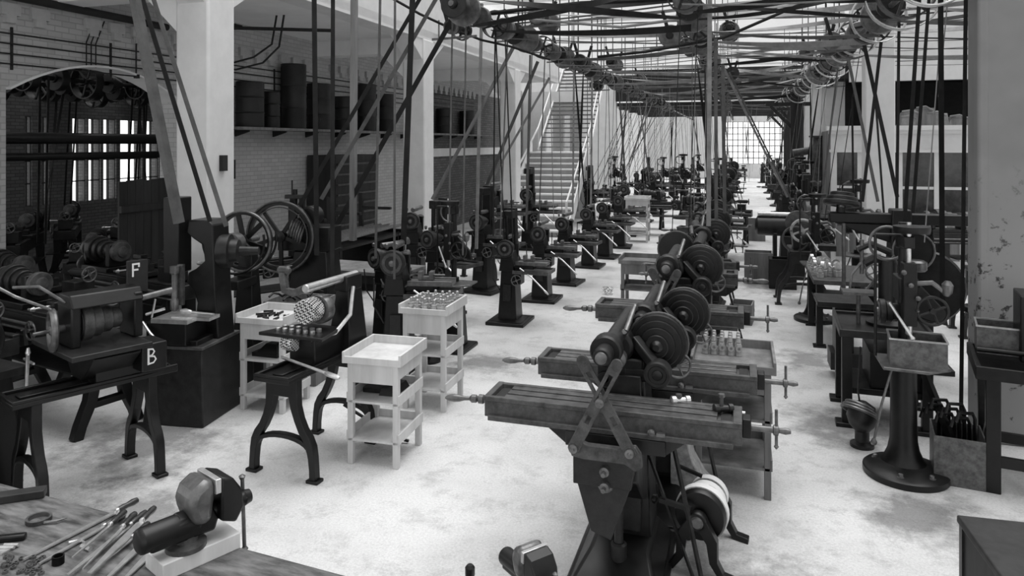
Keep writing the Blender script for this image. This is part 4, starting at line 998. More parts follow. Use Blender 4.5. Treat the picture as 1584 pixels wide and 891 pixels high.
lb = letter(al, 'B', (.325, .3, .94), 1.2, 'painted_letter'); lb.rotation_euler = (0, 0, R(90))

# tall slotting machine: tapered box base, open C column, flywheel behind
pm = thing('slotting_machine', 'massive black slotting machine on a tapered box base, belts rising from its large flywheel', 'slotting machine', (-5.24, 6.06, 0), R(8))
MB().taper((0, 0, 0), (.64, .78), (.0, 0, .72), (.54, .66)).build('base_box', 'iron2', pm, .012)
MB().bb(-.28, .28, -.34, .34, .72, .75).build('base_ledge', 'steel2', pm, .004)
MB().bb(-.3, .12, -.36, -.0, .76, .98).bb(-.16, .2, -.3, .1, .6, .8).bb(-.05, .2, -.2, .22, .95, 1.0).build('knee', 'iron', pm, .01)
MB().bb(-.22, .16, -.4, -.06, .98, 1.02).bb(-.06, .34, -.32, -.14, 1.0, 1.03).lathe((.0, -.25, 1.07), (1, -.2, 0), [(.02, 0), (.03, .05), (.02, .12), (.012, .13), (.012, .4)], 12).cyl((-.3, -.36, 1.05), (-.14, -.3, 1.1), .014).cyl((-.24, -.36, 1.02), (-.2, -.36, 1.2), .01).tube([(-.32, -.38, .98), (-.2, -.44, .9), (-.12, -.46, .84)], .013).build('vise_table', 'steel', pm)
col = MB().prism([(.04, .7), (.36, .7), (.32, 1.2), (.29, 1.88), (.24, 1.93), (.02, 1.93), (.0, 1.8), (.08, 1.74), (.18, 1.68), (.2, 1.52), (.1, 1.44), (.02, 1.4), (.0, 1.3), (.08, 1.22), (.12, 1.1), (.1, .95)], (-.1, -.02, 0), (1, 0, 0), (0, 0, 1), (0, .3, 0)).build('column', 'iron', pm, .015)
MB().torus((-.02, .12, 1.6), (0, 1, 0), .13, .02, 26, 8, -PI*.5, PI*.6).build('clutch_ring', 'steel', pm)
MB().bb(-.3, -.13, -.1, .12, 1.4, 2.16).build('tool_slide_box', 'iron', pm, .01)
MB().bb(-.12, -.06, -.14, -.1, 1.1, 1.5).lathe((-.12, -.18, 1.05), (0, 0, 1), [(.02, 0), (.04, .02), (.04, .1), (.028, .12), (.028, .36), (.045, .38), (.045, .44)], 16).lathe((-.18, -.18, 1.16), (1, 0, 0), [(.008, 0), (.012, .03), (.012, .1)], 8).build('spindle_head', 'steel2', pm)
MB().lathe((.16, .14, 1.6), (1, .25, .0), [(.16, 0), (.17, .01), (.17, .12), (.12, .125), (.115, .2), (.05, .21), (.04, .4)], 30).build('drive_drum', 'iron2', pm)
def spoked(parent, c, ax, Rr, n, name, m='iron', w=.06, sp=.03):
    axv, a, b = basis(ax); c = Vector(c)
    q = MB().rim(c, ax, Rr*.88, Rr, w, 40).lathe(c-axv*w*.8, ax, [(.05, 0), (.07, .01), (.07, w*1.5), (.05, w*1.6)], 18)
    for i in range(n):
        t = 2*PI*i/n+.3; d_ = a*math.cos(t)+b*math.sin(t); q.bar(c+d_*.04, c+d_*Rr*.92, sp*1.6, w*.5, axv)
    return q.build(name, m, parent)
fw = thing('flywheel_stand', 'black spoked flywheel with curved guard rails, behind the drum of the slotting machine', 'flywheel', (-5.36, 6.95, 0), R(8))
spoked(fw, (0, 0, 1.6), (0, 1, 0), .34, 6, 'flywheel', 'iron')
MB().torus((0, -.035, 1.6), (0, 1, 0), .335, .016, 40, 8).build('polished_rim', 'steel2', fw)
MB().torus((-.06, -.12, 1.62), (0, 1, 0), .37, .014, 36, 8, -.2, PI*1.1).torus((-.06, .16, 1.62), (0, 1, 0), .37, .014, 36, 8, -.2, PI*1.1).build('guard_rail', 'iron', fw)
MB().cyl((0, -.45, 1.6), (0, .3, 1.6), .035).lathe((0, -.3, 1.6), (0, 1, 0), [(.1, 0), (.12, .01), (.12, .14)], 20).build('axle', 'steel2', fw)
MB().taper((0, .1, 0), (.3, .3), (0, .1, 1.56), (.14, .14)).bb(-.1, .1, -.3, .1, 1.1, 1.2).build('pedestal', 'iron', fw, .01)
MB().bar((.05, -.1, 1.6), (.24, -.2, 1.5), .03).build('starting_arm', 'iron', fw)
fw2 = thing('gear_cutting_machine', 'dark machine with a large disc wheel and coiled springs, second behind the slotting machine', 'machine tool', (-5.68, 8.1, 0), R(8))
spoked(fw2, (0, 0, 1.5), (0, 1, 0), .46, 5, 'disc_wheel', 'iron')
MB().torus((0, -.04, 1.5), (0, 1, 0), .455, .014, 44, 8).torus((0, -.04, 1.5), (0, 1, 0), .38, .008, 44, 6).build('wheel_bead', 'iron3', fw2)
w = MB()
for i in range(6): w.torus((.12+.03*i, .06, 1.62-.02*i), (1, .3, -.3), .12, .012, 22, 6)
w.build('coil_spring', 'steel2', fw2)
MB().taper((.35, .3, 0), (.7, .6), (.35, .3, 1.3), (.45, .4)).bb(.1, .62, .1, .5, 1.3, 1.62).bb(-.1, .2, .1, .3, 1.3, 1.5).build('body', 'iron', fw2, .015)
MB().cyl((.1, .2, 1.62), (.1, .2, 2.1), .03).bb(.0, .24, .1, .2, 1.98, 2.03).bb(.05, .12, .14, .2, 1.7, 2.0).bb(.18, .24, .14, .2, 1.7, 2.0).lathe((.35, .05, 1.76), (0, 1, 0), [(.1, 0), (.13, .02), (.13, .2), (.1, .22)], 22).cyl((.08, .15, 2.0), (.08, .15, 2.22), .01).build('top_frame', 'iron', fw2, .004)
tag(MB().cyl((WX+.06, 11.3, 2.05), (WX+.06, 11.3, 2.4), .035).build('wall_pipe_stub', 'dark'), 'short dark vertical pipe on the brick wall above the flywheels', 'pipe')
crate((-4.86, 7.3, .0), (.62, .5, .92), .1, 'wooden crate of curled scrap between the slotting machine and the pale left stand')
for i in range(7):
    o = tag(MB().tube([(0, 0, 0), (.05, .03, .04), (.1, 0, .05), (.16, .04, .02)], .012).build('scrap_bar', 'iron2') if i == 0 else o.copy(), 'curled dark scrap bar on the crate beside the flywheel', 'scrap', 'scrap bars in the crate')
    if i: COL.objects.link(o)
    o.location = (-5.06+rnd.random()*.3, 7.12+rnd.random()*.3, .9+.01*i); o.rotation_euler = (0, 0, rnd.random()*6)

# ---- dark machines crowding the left side before the arch
l1 = lathe_machine((-6.5, 5.6, 0), R(-12), 'dark lathe with a stepped cone pulley, nearest of the left crowd under the arch', 1.15, None, 1.7)
lth_pos = [(-7.9, 3.9, -6, 1.1), (-7.7, 6.4, -10, 1.15), (-7.2, 7.3, -14, 1.2), (-8.1, 8.2, -8, 1.1), (-7.2, 4.9, -5, 1.1), (-6.75, 9.1, 60, 1.1), (-11.2, 8.0, -50, 1.2), (-12.0, 9.6, -50, 1.2), (-11.0, 10.8, -50, 1.2), (-13.0, 11.4, -45, 1.2), (-12.6, 8.0, -40, 1.25), (-14.4, 10.6, -45, 1.2), (-10.2, 9.3, -55, 1.0)]
lab = ['dark lathe against the brick pier left of the arch', 'dark lathe behind the nearest one, in front of the arched opening', 'dark lathe right of centre before the arched opening', 'dark lathe closest to the board screen', 'dark lathe partly hidden by the lettered bench machine at the left edge', 'dark lathe between the board screen and the flywheels'] + ['dim lathe in the shop behind the arch, %s row from the opening' % ORD[i] for i in range(7)]
for (x, y, a, s), lb_ in zip(lth_pos, lab): dup(l1, (x, y, 0), R(a), lb_, None, s)
p = at_z(-5, 480, 1.0)
mm = thing('cylinder_machine', 'large dark machine with a round housing cut by the left edge of the picture', 'machine tool', (-5.85, 4.15, 0), R(-10))
MB().taper((0, 0, 0), (.7, .6), (0, 0, .9), (.55, .5)).lathe((-.3, 0, 1.15), (1, 0, 0), [(.2, 0), (.24, .02), (.24, .5), (.2, .52)], 30).build('housing', 'iron', mm, .015)
MB().torus((.1, 0, 1.15), (1, 0, 0), .24, .02, 30, 8).bb(-.4, .4, -.3, .3, .88, .94).lathe((.0, -.1, 1.55), (1, 0, 0), [(.08, 0), (.1, .02), (.1, .2)], 20).build('flange', 'iron2', mm)
MB().bar((-.3, -.2, 1.3), (.3, -.1, 1.62), .07, .06).cyl((.1, -.2, 1.4), (.55, -.1, 1.46), .02).build('arm', 'iron2', mm)
handwheel(mm, (.05, -.36, .55), (0, -1, 0), .16, 'iron2', 5)

# bench with bars and rack against the left wall, middle distance
rk = thing('bar_rack', 'dark rack loaded with long steel rods in the left bay before the second column', 'rack', (-6.9, 12.0, 0), R(0))
for y in (-1.2, 0, 1.2): MB().bb(-.5, .5, y-.04, y+.04, 0, .95).bb(-.5, .5, y-.04, y+.04, .95, 1.0).bb(-.5, -.42, y-.04, y+.04, 1.0, 1.7).bb(-.45, .2, y-.04, y+.04, 1.38, 1.43).build('rack_frame', 'iron', rk, .005)
MB().bb(-.5, .5, -1.35, 1.35, .5, .54).bb(-.5, .5, -1.35, 1.35, .9, .94).build('rack_shelf', 'iron', rk)
k = 0
for i in range(16):
    x = -7.3+.05*i
    o = MB().cyl((0, -1.6, 0), (0, 1.6, 0), .016, n=8).build('steel_rod', 'steel2') if i == 0 else o.copy()
    if i: COL.objects.link(o)
    o.location = (-7.3+.055*i, 12.0+rnd.uniform(-.15, .15), 1.02 if i < 12 else 1.06); o.rotation_euler = (0, 0, rnd.uniform(-.04, .04))
    tag(o, 'long steel rod lying on the dark rack in the left bay', 'rod', 'rods on the bar rack')
ub = thing('upper_cabinet', 'dark slatted cabinet against the left wall behind the bar rack', 'cabinet', (-8.6, 14.6, 0))
MB().bb(-.35, .35, -.9, .9, 0, 2.45).build('body', 'woodd', ub, .01)
for i in range(10): MB().bb(.35, .38, -.85, .85, .25+.22*i, .29+.22*i).build('shelf_edge', 'iron3', ub)
wt = thing('work_table', 'low pale-topped work table right of the flywheels', 'table', (-5.2, 9.5, 0), R(-4))
MB().bb(-.75, .75, -.4, .4, .86, .91).build('table_top', 'wood2', wt, .004)
for x in (-.68, .68):
    for y in (-.34, .34): MB().bb(x-.035, x+.035, y-.035, y+.035, 0, .86).build('leg', 'woodd', wt)
MB().bb(-.7, .7, -.36, -.34, .74, .86).build('apron', 'woodd', wt)

# ================================================================== LEFT AISLE ROW
dpress = drill_press((-3.62, 8.95, 0), R(0), 'slim black drill press on a square foot right of the heaped stand', .96, None, False)
ph = [(-3.35, 10.55, .98, 'black pedestal machine with a flared square foot, second in the left aisle row'),
      (-3.30, 12.2, 1.0, 'black pedestal machine with cone pulley before the stair, third in the left aisle row'),
      (-3.25, 13.8, 1.0, 'black pedestal machine right of the stair foot, fourth in the left aisle row'),
      (-3.2, 15.8, 1.0, 'black pedestal machine with a long slanting lever, fifth in the left aisle row'),
      (-3.1, 17.2, 1.02, 'black pedestal machine, sixth in the left aisle row'),
      (-3.05, 19.0, 1.05, 'black pedestal machine beside the far wooden stand, seventh in the left aisle row')]
P1 = pedestal((ph[0][0], ph[0][1], 0), 0, ph[0][3], ph[0][2], None, 1)
P2 = pedestal((ph[1][0], ph[1][1], 0), 0, ph[1][3], ph[1][2])
rows = []      # (x, y, zTop, phrase) of everything that is driven by a belt
for i, (x, y, s, l) in enumerate(ph):
    if i >= 2: dup(P2, (x, y, 0), R(rnd.uniform(-6, 6)), l, None, s)
wooden_stand((-2.75, 20.3, 0), 0, 'pale wooden stand far down the left aisle beside the seventh pedestal machine', .6, .5, 1.2, 'wood', (.2, .55, .85))
# cone-pulley miller between the A-leg machine and the heaped stand
cm = pedestal((-3.95, 8.0, 0), R(12), 'black milling machine with a bright four-step cone pulley behind the spiral cutter machine', 1.12)
for i, (x, y, a, s, l) in enumerate(((-4.6, 9.0, -20, 1.0, 'small dark milling machine with handwheels left of the slim drill press'),
        (-4.55, 10.6, -15, 1.05, 'dark milling machine between the work table and the second pedestal machine'),
        (-5.6, 12.0, 10, 1.15, 'dark milling machine before the second left column'),
        (-4.5, 12.6, -10, 1.1, 'dark milling machine below the diagonal belts left of the stair'),
        (-5.7, 16.6, 0, 1.3, 'dark tall machine in the shadow behind the second left column'),
        (-5.2, 18.0, 0, 1.2, 'dark machine at the foot of the stair'))):
    dup(P1 if i % 2 else P2, (x, y, 0), R(a), l, None, s)
bk = thing('parts_basket', 'dark round basket of small parts between the cone-pulley machine and the slim drill press', 'basket', (-3.75, 8.35, 0))
MB().cyl((0, 0, 0), (0, 0, .9), .05).lathe((0, 0, .9), (0, 0, 1), [(.18, 0), (.2, .02), (.22, .14), (.2, .14), (.18, .04), (.0, .03)], 24).build('bowl', 'iron', bk)
MB().lathe((0, 0, 0), (0, 0, 1), [(.2, 0), (.2, .03), (.05, .05)], 20).build('foot', 'iron', bk)
aleg2 = aleg_machine((-4.9, 14.2, 0), R(-15), 'long dark bench machine on arched legs left of the stair foot', 1.1, None, 'grinder', .8, .7)
MB().lathe((0, -.3, 1.1), (0, 1, 0), [(.08, 0), (.12, .02), (.12, .3), (.08, .32)], 22).bb(-.12, .12, -.3, .3, .83, 1.05).build('head', 'iron2', aleg2, .01)
o = MB()
for i in range(14):
    q = 2*PI*i/14; o.torus((.06*math.cos(q), .06*math.sin(q), .05+.02*(i % 3)), (math.cos(q*2), math.sin(q), .6), .05, .004, 12, 5)
o = tag(o.build('wire_swarf', 'steel'), 'loose ball of pale swarf on the floor left of the bare wooden stand', 'swarf'); o.location = at_z(940, 455, 0)

# ================================================================== RIGHT SIDE
dp = drill_press((1.27, 6.72, 0), 0, 'black drill press on a round bolted foot carrying a tin box, nearest on the right', 1.0)
tb = thing('tin_box', 'open galvanised tin box on the table of the nearest right drill press', 'box', (1.34, 6.6, .926), R(-6))
MB().bb(-.2, .2, -.16, -.155, 0, .22).bb(-.2, .2, .155, .16, 0, .22).bb(-.2, -.195, -.16, .16, 0, .22).bb(.195, .2, -.16, .16, 0, .22).bb(-.2, .2, -.16, .16, 0, .005).build('body', 'tin', tb)
MB().bb(-.205, .205, -.166, -.152, .212, .224).bb(-.205, .205, .152, .166, .212, .224).bb(-.207, -.193, -.16, .16, .212, .224).bb(.193, .207, -.16, .16, .212, .224).build('rolled_edge', 'steel', tb)
rb = thing('rod_box', 'open dark tin box of bent rods on the floor right of the nearest drill press', 'box', (1.66, 6.72, 0), R(-8))
MB().bb(-.18, .18, -.2, -.19, 0, .38).bb(-.18, .18, .19, .2, 0, .38).bb(-.18, -.17, -.2, .2, 0, .38).bb(.17, .18, -.2, .2, 0, .38).bb(-.18, .18, -.2, .2, 0, .01).build('body', 'tin', rb, .002)
for i in range(8):
    x = -.12+.034*i; zt_ = .5+.05*(i % 3)
    o = MB().tube([(x, .1-.02*i, .03), (x, .1-.02*i, zt_-.05), (x-.02, .08-.02*i, zt_), (x-.12, .02-.02*i, zt_+.01), (x-.14, -.0-.02*i, zt_-.06)], .014).build('bent_rod', 'iron')
    tag(o, 'bent black rod standing in the dark tin box on the floor', 'rod', 'rods in the floor box'); o.location = rb.location; o.rotation_euler = rb.rotation_euler
o = MB().bar((1.38, 6.95, 1.0), (1.62, 6.72, .3), .05).build('leaning_bar', 'iron'); tag(o, 'thick dark bar leaning from the drill press into the rod box', 'bar')
pu = thing('coolant_pump', 'small rounded pump with coiled pipes on the floor behind the round drill press foot', 'pump', (1.02, 7.15, 0))
MB().lathe((0, 0, 0), (0, 0, 1), [(.1, 0), (.1, .03), (.06, .05), (.06, .14), (.11, .2), (.13, .27), (.11, .35), (.04, .4)], 22).build('body', 'iron2', pu)
w = MB()
for i in range(3): w.torus((-.02, 0, .3+.03*i), (.3, .4, .8), .15-.02*i, .014, 24, 8)
w.build('pipe_coil', 'steel2', pu)
o = MB().tube([(1.0, 7.1, .9), (.98, 7.1, .5), (1.0, 7.12, .38)], .008).build('thin_hose', 'iron2'); tag(o, 'thin hose dropping to the small pump on the floor', 'hose')
# box-legged table with a drill behind
bt = thing('drill_table', 'dark rimmed iron table on four posts behind the nearest right drill press', 'table', (1.28, 8.0, 0), R(-2))
MB().bb(-.36, .42, -.42, .42, .86, .9).bb(-.38, .44, -.44, -.41, .86, .93).bb(-.38, .44, .41, .44, .86, .93).bb(-.38, -.35, -.44, .44, .86, .93).bb(.41, .44, -.44, .44, .86, .93).build('table_top', 'iron2', bt, .006)
for x in (-.31, .37):
    for y in (-.36, .36): MB().bb(x-.045, x+.045, y-.045, y+.045, .03, .86).bb(x-.1, x+.1, y-.08, y+.08, 0, .04).build('leg', 'iron', bt, .006)
MB().bb(-.3, .36, -.34, .34, .3, .36).bb(-.1, .36, -.3, .34, .36, .7).build('under_cabinet', 'iron', bt, .006)
bd = thing('bench_drill', 'black bench drill with curved arms standing on the rimmed iron table', 'drill press', (1.38, 8.05, .9))
MB().lathe((0, 0, 0), (0, 0, 1), [(.2, 0), (.2, .03), (.12, .06), (.085, .12), (.085, .62), (.07, .66)], 26).build('pedestal', 'iron', bd)
MB().tube([(0, 0, .62), (-.12, -.02, .66), (-.22, -.03, .6)], .045).tube([(.02, 0, .72), (-.16, -.02, .8), (-.28, -.04, .74)], .035).build('arm', 'iron2', bd)
MB().cyl((-.24, -.04, .5), (-.24, -.04, .84), .02).tube([(-.24, -.04, .62), (-.34, -.1, .5), (-.36, -.12, .36)], .013).build('spindle', 'steel2', bd)
MB().bb(-.42, -.12, -.14, .08, .3, .325).cyl((-.27, -.03, 0), (-.27, -.03, .3), .02).build('work_plate', 'steel2', bd)
# tall upright radial drill behind it
rd = thing('radial_drill', 'tall black upright drill with a long horizontal arm before the second right column', 'drill press', (1.72, 9.3, 0))
MB().taper((0, 0, 0), (.6, .6), (0, 0, .1), (.5, .5)).taper((0, 0, .1), (.34, .36), (0, 0, 1.95), (.2, .26)).build('column', 'iron', rd, .015)
MB().bb(-.75, .75, -.08, .08, 1.78, 1.9).prism([(-.7, 1.78), (.1, 1.78), (.1, 1.5), (-.4, 1.66)], (0, -.06, 0), (1, 0, 0), (0, 0, 1), (0, .12, 0)).build('arm', 'iron', rd, .015)
cone_pulley(rd, (-.62, -.05, 1.98), (.1, .2, 1), [.2, .17, .13], .05, 'iron2')
MB().lathe((-.62, -.02, 1.9), (0, 0, 1), [(.05, 0), (.05, .1)], 14).build('pulley_post', 'iron', rd)
MB().lathe((.1, -.2, 1.5), (0, 1, 0), [(.02, 0), (.2, .01), (.21, .03), (.21, .07), (.02, .08)], 32).build('disc_guard', 'iron', rd)
MB().torus((.1, -.2, 1.5), (0, 1, 0), .21, .012, 32, 8).build('disc_rim', 'steel2', rd)
MB().bar((-.1, -.25, 1.45), (-.45, -.35, 1.0), .02).cyl((-.6, -.1, 1.0), (-.6, -.1, 1.78), .022).lathe((.1, -.32, 1.3), (0, 0, 1), [(.09, 0), (.11, .02), (.11, .1), (.08, .12)], 20).build('feed_rods', 'steel2', rd)
handwheel(rd, (-.3, -.25, 1.25), (0, -1, 0), .09, 'steel2')
MB().bb(-.9, -.3, -.3, .2, .84, .9).bb(-.7, -.5, -.15, .1, .3, .84).bb(-.75, 0, -.2, .15, .1, .3).build('work_table', 'iron2', rd, .008)
dr_g = thing('belt_guard_disc', 'big dark disc guard leaning behind the nearest drill press on the right', 'guard', (2.05, 9.7, 0))
MB().lathe((0, 0, 1.0), (.2, 1, 0), [(.02, 0), (.42, .01), (.44, .04), (.42, .08), (.02, .09)], 36).build('disc', 'iron2', dr_g)
MB().bb(-.1, .1, .0, .1, 0, .7).bb(-.3, .3, -.1, .2, 0, .06).build('support', 'iron', dr_g)
# table of bright parts
t3 = thing('parts_bench', 'narrow iron-legged bench with bright machined parts left of the rimmed table', 'bench', (1.18, 10.9, 0), 0)
MB().bb(-.28, .5, -.5, .9, .84, .9).build('bench_top', 'iron3', t3, .006)
for x, y in ((-.2, -.42), (.42, -.42), (-.2, .8), (.42, .8)): MB().bb(x-.04, x+.04, y-.04, y+.04, 0, .84).bb(x-.08, x+.08, y-.06, y+.06, 0, .03).build('leg', 'iron', t3)
MB().bb(-.25, .45, -.4, -.37, .3, .34).bb(-.2, .45, -.4, .85, .5, .53).build('under_shelf', 'iron', t3)
br_ = thing('bright_part', 'bright machined part standing on the narrow iron-legged bench', 'machine part', (1.0, 10.6, .9), 0, 'bright parts on the narrow bench')
MB().bb(-.04, .04, -.04, .04, 0, .06).lathe((0, 0, .06), (0, 0, 1), [(.03, 0), (.035, .01), (.02, .06)], 12).build('body', 'casting', br_, .004)
MB().rim((0, 0, .1), (0, 1, 0), .02, .04, .03, 16).build('ring', 'steel', br_)
for i in range(14):
    dup(br_, (.95+.09*(i % 4)+.01, 10.75+.22*(i//4), .9), rnd.random()*3, group='bright parts on the narrow bench', sc=rnd.uniform(.8, 1.5))
dp2 = dup(dp, (1.05, 12.1, 0), R(5), 'slim drill press standing among bright parts right of the big handwheel', None, .95)
dp3 = dup(dp, (1.75, 12.6, 0), R(-10), 'dark drill press against the second right column', None, 1.05)
# handwheel machine on A legs
ah = thing('milling_machine', 'machine on a splayed cast leg with a large pale handwheel in the right aisle', 'milling machine', (.95, 13.3, 0), 0)
aframe(ah, -.25, .86, .34, .74, 'iron2', .05); aframe(ah, .35, .86, .34, .74, 'iron2', .05)
MB().bb(-.2, .2, -.35, .45, .86, .92).taper((0, 0, .92), (.26, .4), (0, 0, 1.2), (.3, .5)).bb(.15, .55, -.1, .2, .9, 1.0).build('body', 'iron2', ah, .012)
handwheel(ah, (.0, -.45, 1.27), (0, -1, 0), .18, 'casting', 4, 'handwheel', .022)
MB().torus((-.1, -.2, 1.1), (0, 1, 0), .2, .02, 28, 8).lathe((-.05, -.1, 1.36), (0, 1, 0), [(.1, 0), (.2, .02), (.2, .12), (.17, .14), (.15, .3), (.05, .32)], 30).build('pulley_guard', 'iron3', ah)
MB().lathe((0, -.46, 1.27), (0, 1, 0), [(.04, 0), (.04, .2)], 14).cyl((.1, -.3, 1.3), (.45, -.2, 1.36), .02).build('shaft', 'steel2', ah)
tu = thing('gear_machine', 'machine with a long rounded trough pointing left across the right aisle', 'machine tool', (.85, 15.8, 0), 0)
MB().taper((.1, 0, 0), (.5, .7), (.1, 0, .85), (.4, .5)).bb(-.25, -.18, -.25, -.18, 0, .9).bb(-.25, -.18, .18, .25, 0, .9).build('base', 'iron', tu, .01)
MB().lathe((-.6, 0, 1.02), (1, 0, 0), [(.1, 0), (.2, .05), (.2, .95), (.16, 1.0)], 26).build('trough', 'iron2', tu)
MB().lathe((-.55, -.05, 1.26), (1, 0, 0), [(.04, 0), (.05, .02), (.05, .8)], 16).build('bar_tube', 'steel', tu)
MB().lathe((.35, 0, 1.3), (1, 0, 0), [(.1, 0), (.24, .02), (.24, .12), (.12, .16)], 28).build('gear_cover', 'iron3', tu)
crate((.72, 14.6, 0), (.46, .4, .55), 0, 'dark box on the floor left of the splayed cast leg machine', 'iron')
# right edge machine with trays
rm = thing('tray_machine', 'dark machine with rimmed trays cut by the right edge of the picture', 'machine tool', (2.2, 6.75, 0), R(-10))
MB().bb(-.4, .5, -.35, .4, .88, .9).bb(-.42, -.38, -.37, .42, .88, .98).bb(-.42, .52, -.37, -.34, .88, .98).bb(-.42, .52, .39, .42, .88, .98).build('oil_tray', 'iron', rm, .006)
for x in (-.3, .4):
    for y in (-.28, .3): MB().bb(x-.05, x+.05, y-.04, y+.04, 0, .88).build('leg', 'iron', rm, .006)
MB().bar((-.3, -.28, .7), (-.3, .3, .2), .04).bb(-.3, .4, .28, .32, .2, .28).bb(-.3, .4, -.3, -.26, .2, .28).build('cross_brace', 'iron', rm)
MB().bb(-.1, .4, -.1, .3, .98, 1.5).lathe((-.1, .1, 1.3), (1, 0, 0), [(.12, 0), (.14, .02), (.14, .4)], 24).cyl((-.4, -.1, 1.05), (.4, -.1, 1.05), .02).build('head', 'iron', rm, .01)
tb2 = dup(tb, (2.05, 6.92, 1.0), R(-12), 'open galvanised tin box on the trays at the right edge'); 
rdm = dup(rd, (3.25, 9.2, 0), R(8), 'dark upright machine seen right of the chipped column')
dup(ah, (3.3, 11.8, 0), R(0), 'machine on cast legs beyond the chipped column in the right bay')
dup(l1, (2.6, 16.0, 0), R(80), 'dark lathe in front of the office partition', None, 1.1)
dup(l1, (4.3, 15.4, 0), R(10), 'long dark lathe below the office windows near the chipped column', None, 1.2)
pc = thing('wrapped_pipe', 'thick pale flanged pipe rising beside the third right column', 'pipe', (1.86, 20.3, 0))
MB().cyl((0, 0, 2.9), (0, 0, 4.4), .17, n=20).build('pale_lagging', 'white', pc)
MB().cyl((0, 0, 0), (0, 0, 2.1), .16, n=20).lathe((0, 0, 2.1), (0, 0, 1), [(.16, 0), (.2, .1), (.2, .45), (.12, .6), (.12, .75), (.22, .76), (.22, .8)], 20).cyl((0, 0, 2.55), (-.6, 0, 2.45), .1).build('iron_pipe', 'iron3', pc)

# ================================================================== FAR MACHINES
proto = {'p': P2, 'q': P1, 'm': m5, 'l': l1, 'd': dp, 'a': ah}
def far_row(x, ys, kinds, rot, words):
    for i, y in enumerate(ys):
        k_ = kinds[i % len(kinds)]
        nm = {'p': 'small pedestal milling machine', 'q': 'tall pedestal milling machine', 'm': 'milling machine with short table', 'l': 'lathe', 'd': 'drill press', 'a': 'leg-mounted machine'}[k_]
        dup(proto[k_], (x+rnd.uniform(-.12, .12), y, 0), R(rot+rnd.uniform(-8, 8)), 'distant dark %s, %s of those farther down %s' % (nm, ORD[i], words), None, rnd.uniform(1.0, 1.2))
far_row(-.6, [12.6, 14.3, 16.2, 18.3, 20.5, 23, 25.5, 28.5, 31.5, 35, 39, 43, 48, 54], 'mmqmldmqm', 0, 'the centre row')
far_row(-3.2, [21.5, 23.5, 25.5, 28, 30.5, 33.5, 37, 41, 46, 52], 'plqpdlp', 0, 'the left aisle row')
far_row(-4.9, [24.5, 26.6, 29, 32, 35.5, 40, 45], 'qldqp', 0, 'the row behind the staircase')
far_row(1.4, [17.6, 19.2, 21.9, 24.6, 27.2, 30, 33.5, 37.5, 42, 47, 53], 'qddpmqd', 0, 'the right aisle row')
far_row(-2.0, [22.0, 27.0, 32.0, 38.0], 'ld', 0, 'the gap left of the centre row')
for i, (x, y) in enumerate(((-1.55, 17.0), (-1.45, 24), (.3, 15.0), (.35, 21.5), (-6.3, 25.0))):
    crate((x, y, 0), (.5, .4, .6), 0, 'pale wooden box among the distant machines, %s from the camera' % ORD[i])

for i, (x, y, w) in enumerate(((1.62, 25.0, .3), (2.1, 28.5, .4), (2.0, 34.5, .5))):  # posts added where there is only an indistinct dark mass
    t = thing('added_dark_post', 'dark post added to fill the dark mass down the right aisle, %s from the camera' % ORD[i], 'post', (x, y, 0))
    MB().bb(-w/2, w/2, -.12, .12, 0, 4.3).build('post', 'woodd', t, .01)
    MB().bar((-.1, 0, 3.2), (-.75, 0, 3.9), .1).bb(-.9, .5, -.06, .06, 3.9, 4.02).build('cross_arm', 'woodd', t)
# ================================================================== LINE SHAFTS
SZ = 4.4
def pulley(parent, x, y, z, r, w, kind='solid', m='iron2'):
    if kind == 'solid':
        o = MB().lathe((x, y-w/2, z), (0, 1, 0), [(r*.3, 0), (r-.01, .0), (r, .01), (r*1.02, w/2), (r, w-.01), (r-.01, w), (r*.3, w)], 22)
        o.lathe((x, y-w/2-.03, z), (0, 1, 0), [(r*.3, 0), (r*.35, .02), (r*.35, .04)], 14)
    elif kind == 'cone':
        pr = [(.03, 0)]; t = 0
        for q in (1, .82, .64, .48): pr += [(r*q, t), (r*q, t+w*.5)]; t += w*.5
        o = MB().lathe((x, y-w, z), (0, 1, 0), pr+[(.03, t)], 22)
    else:
        o = MB().rim((x, y, z), (0, 1, 0), r*.93, r, w, 28)
        for i in range(6):
            q = PI*i/3+.2; o.bar((x, y, z), (x+r*.95*math.cos(q), y, z+r*.95*math.sin(q)), .03, .02, (0, 1, 0))
        o.lathe((x, y-w/2, z), (0, 1, 0), [(.05, 0), (.06, .01), (.06, w)], 14)
    return o.build('pulley', m, parent)
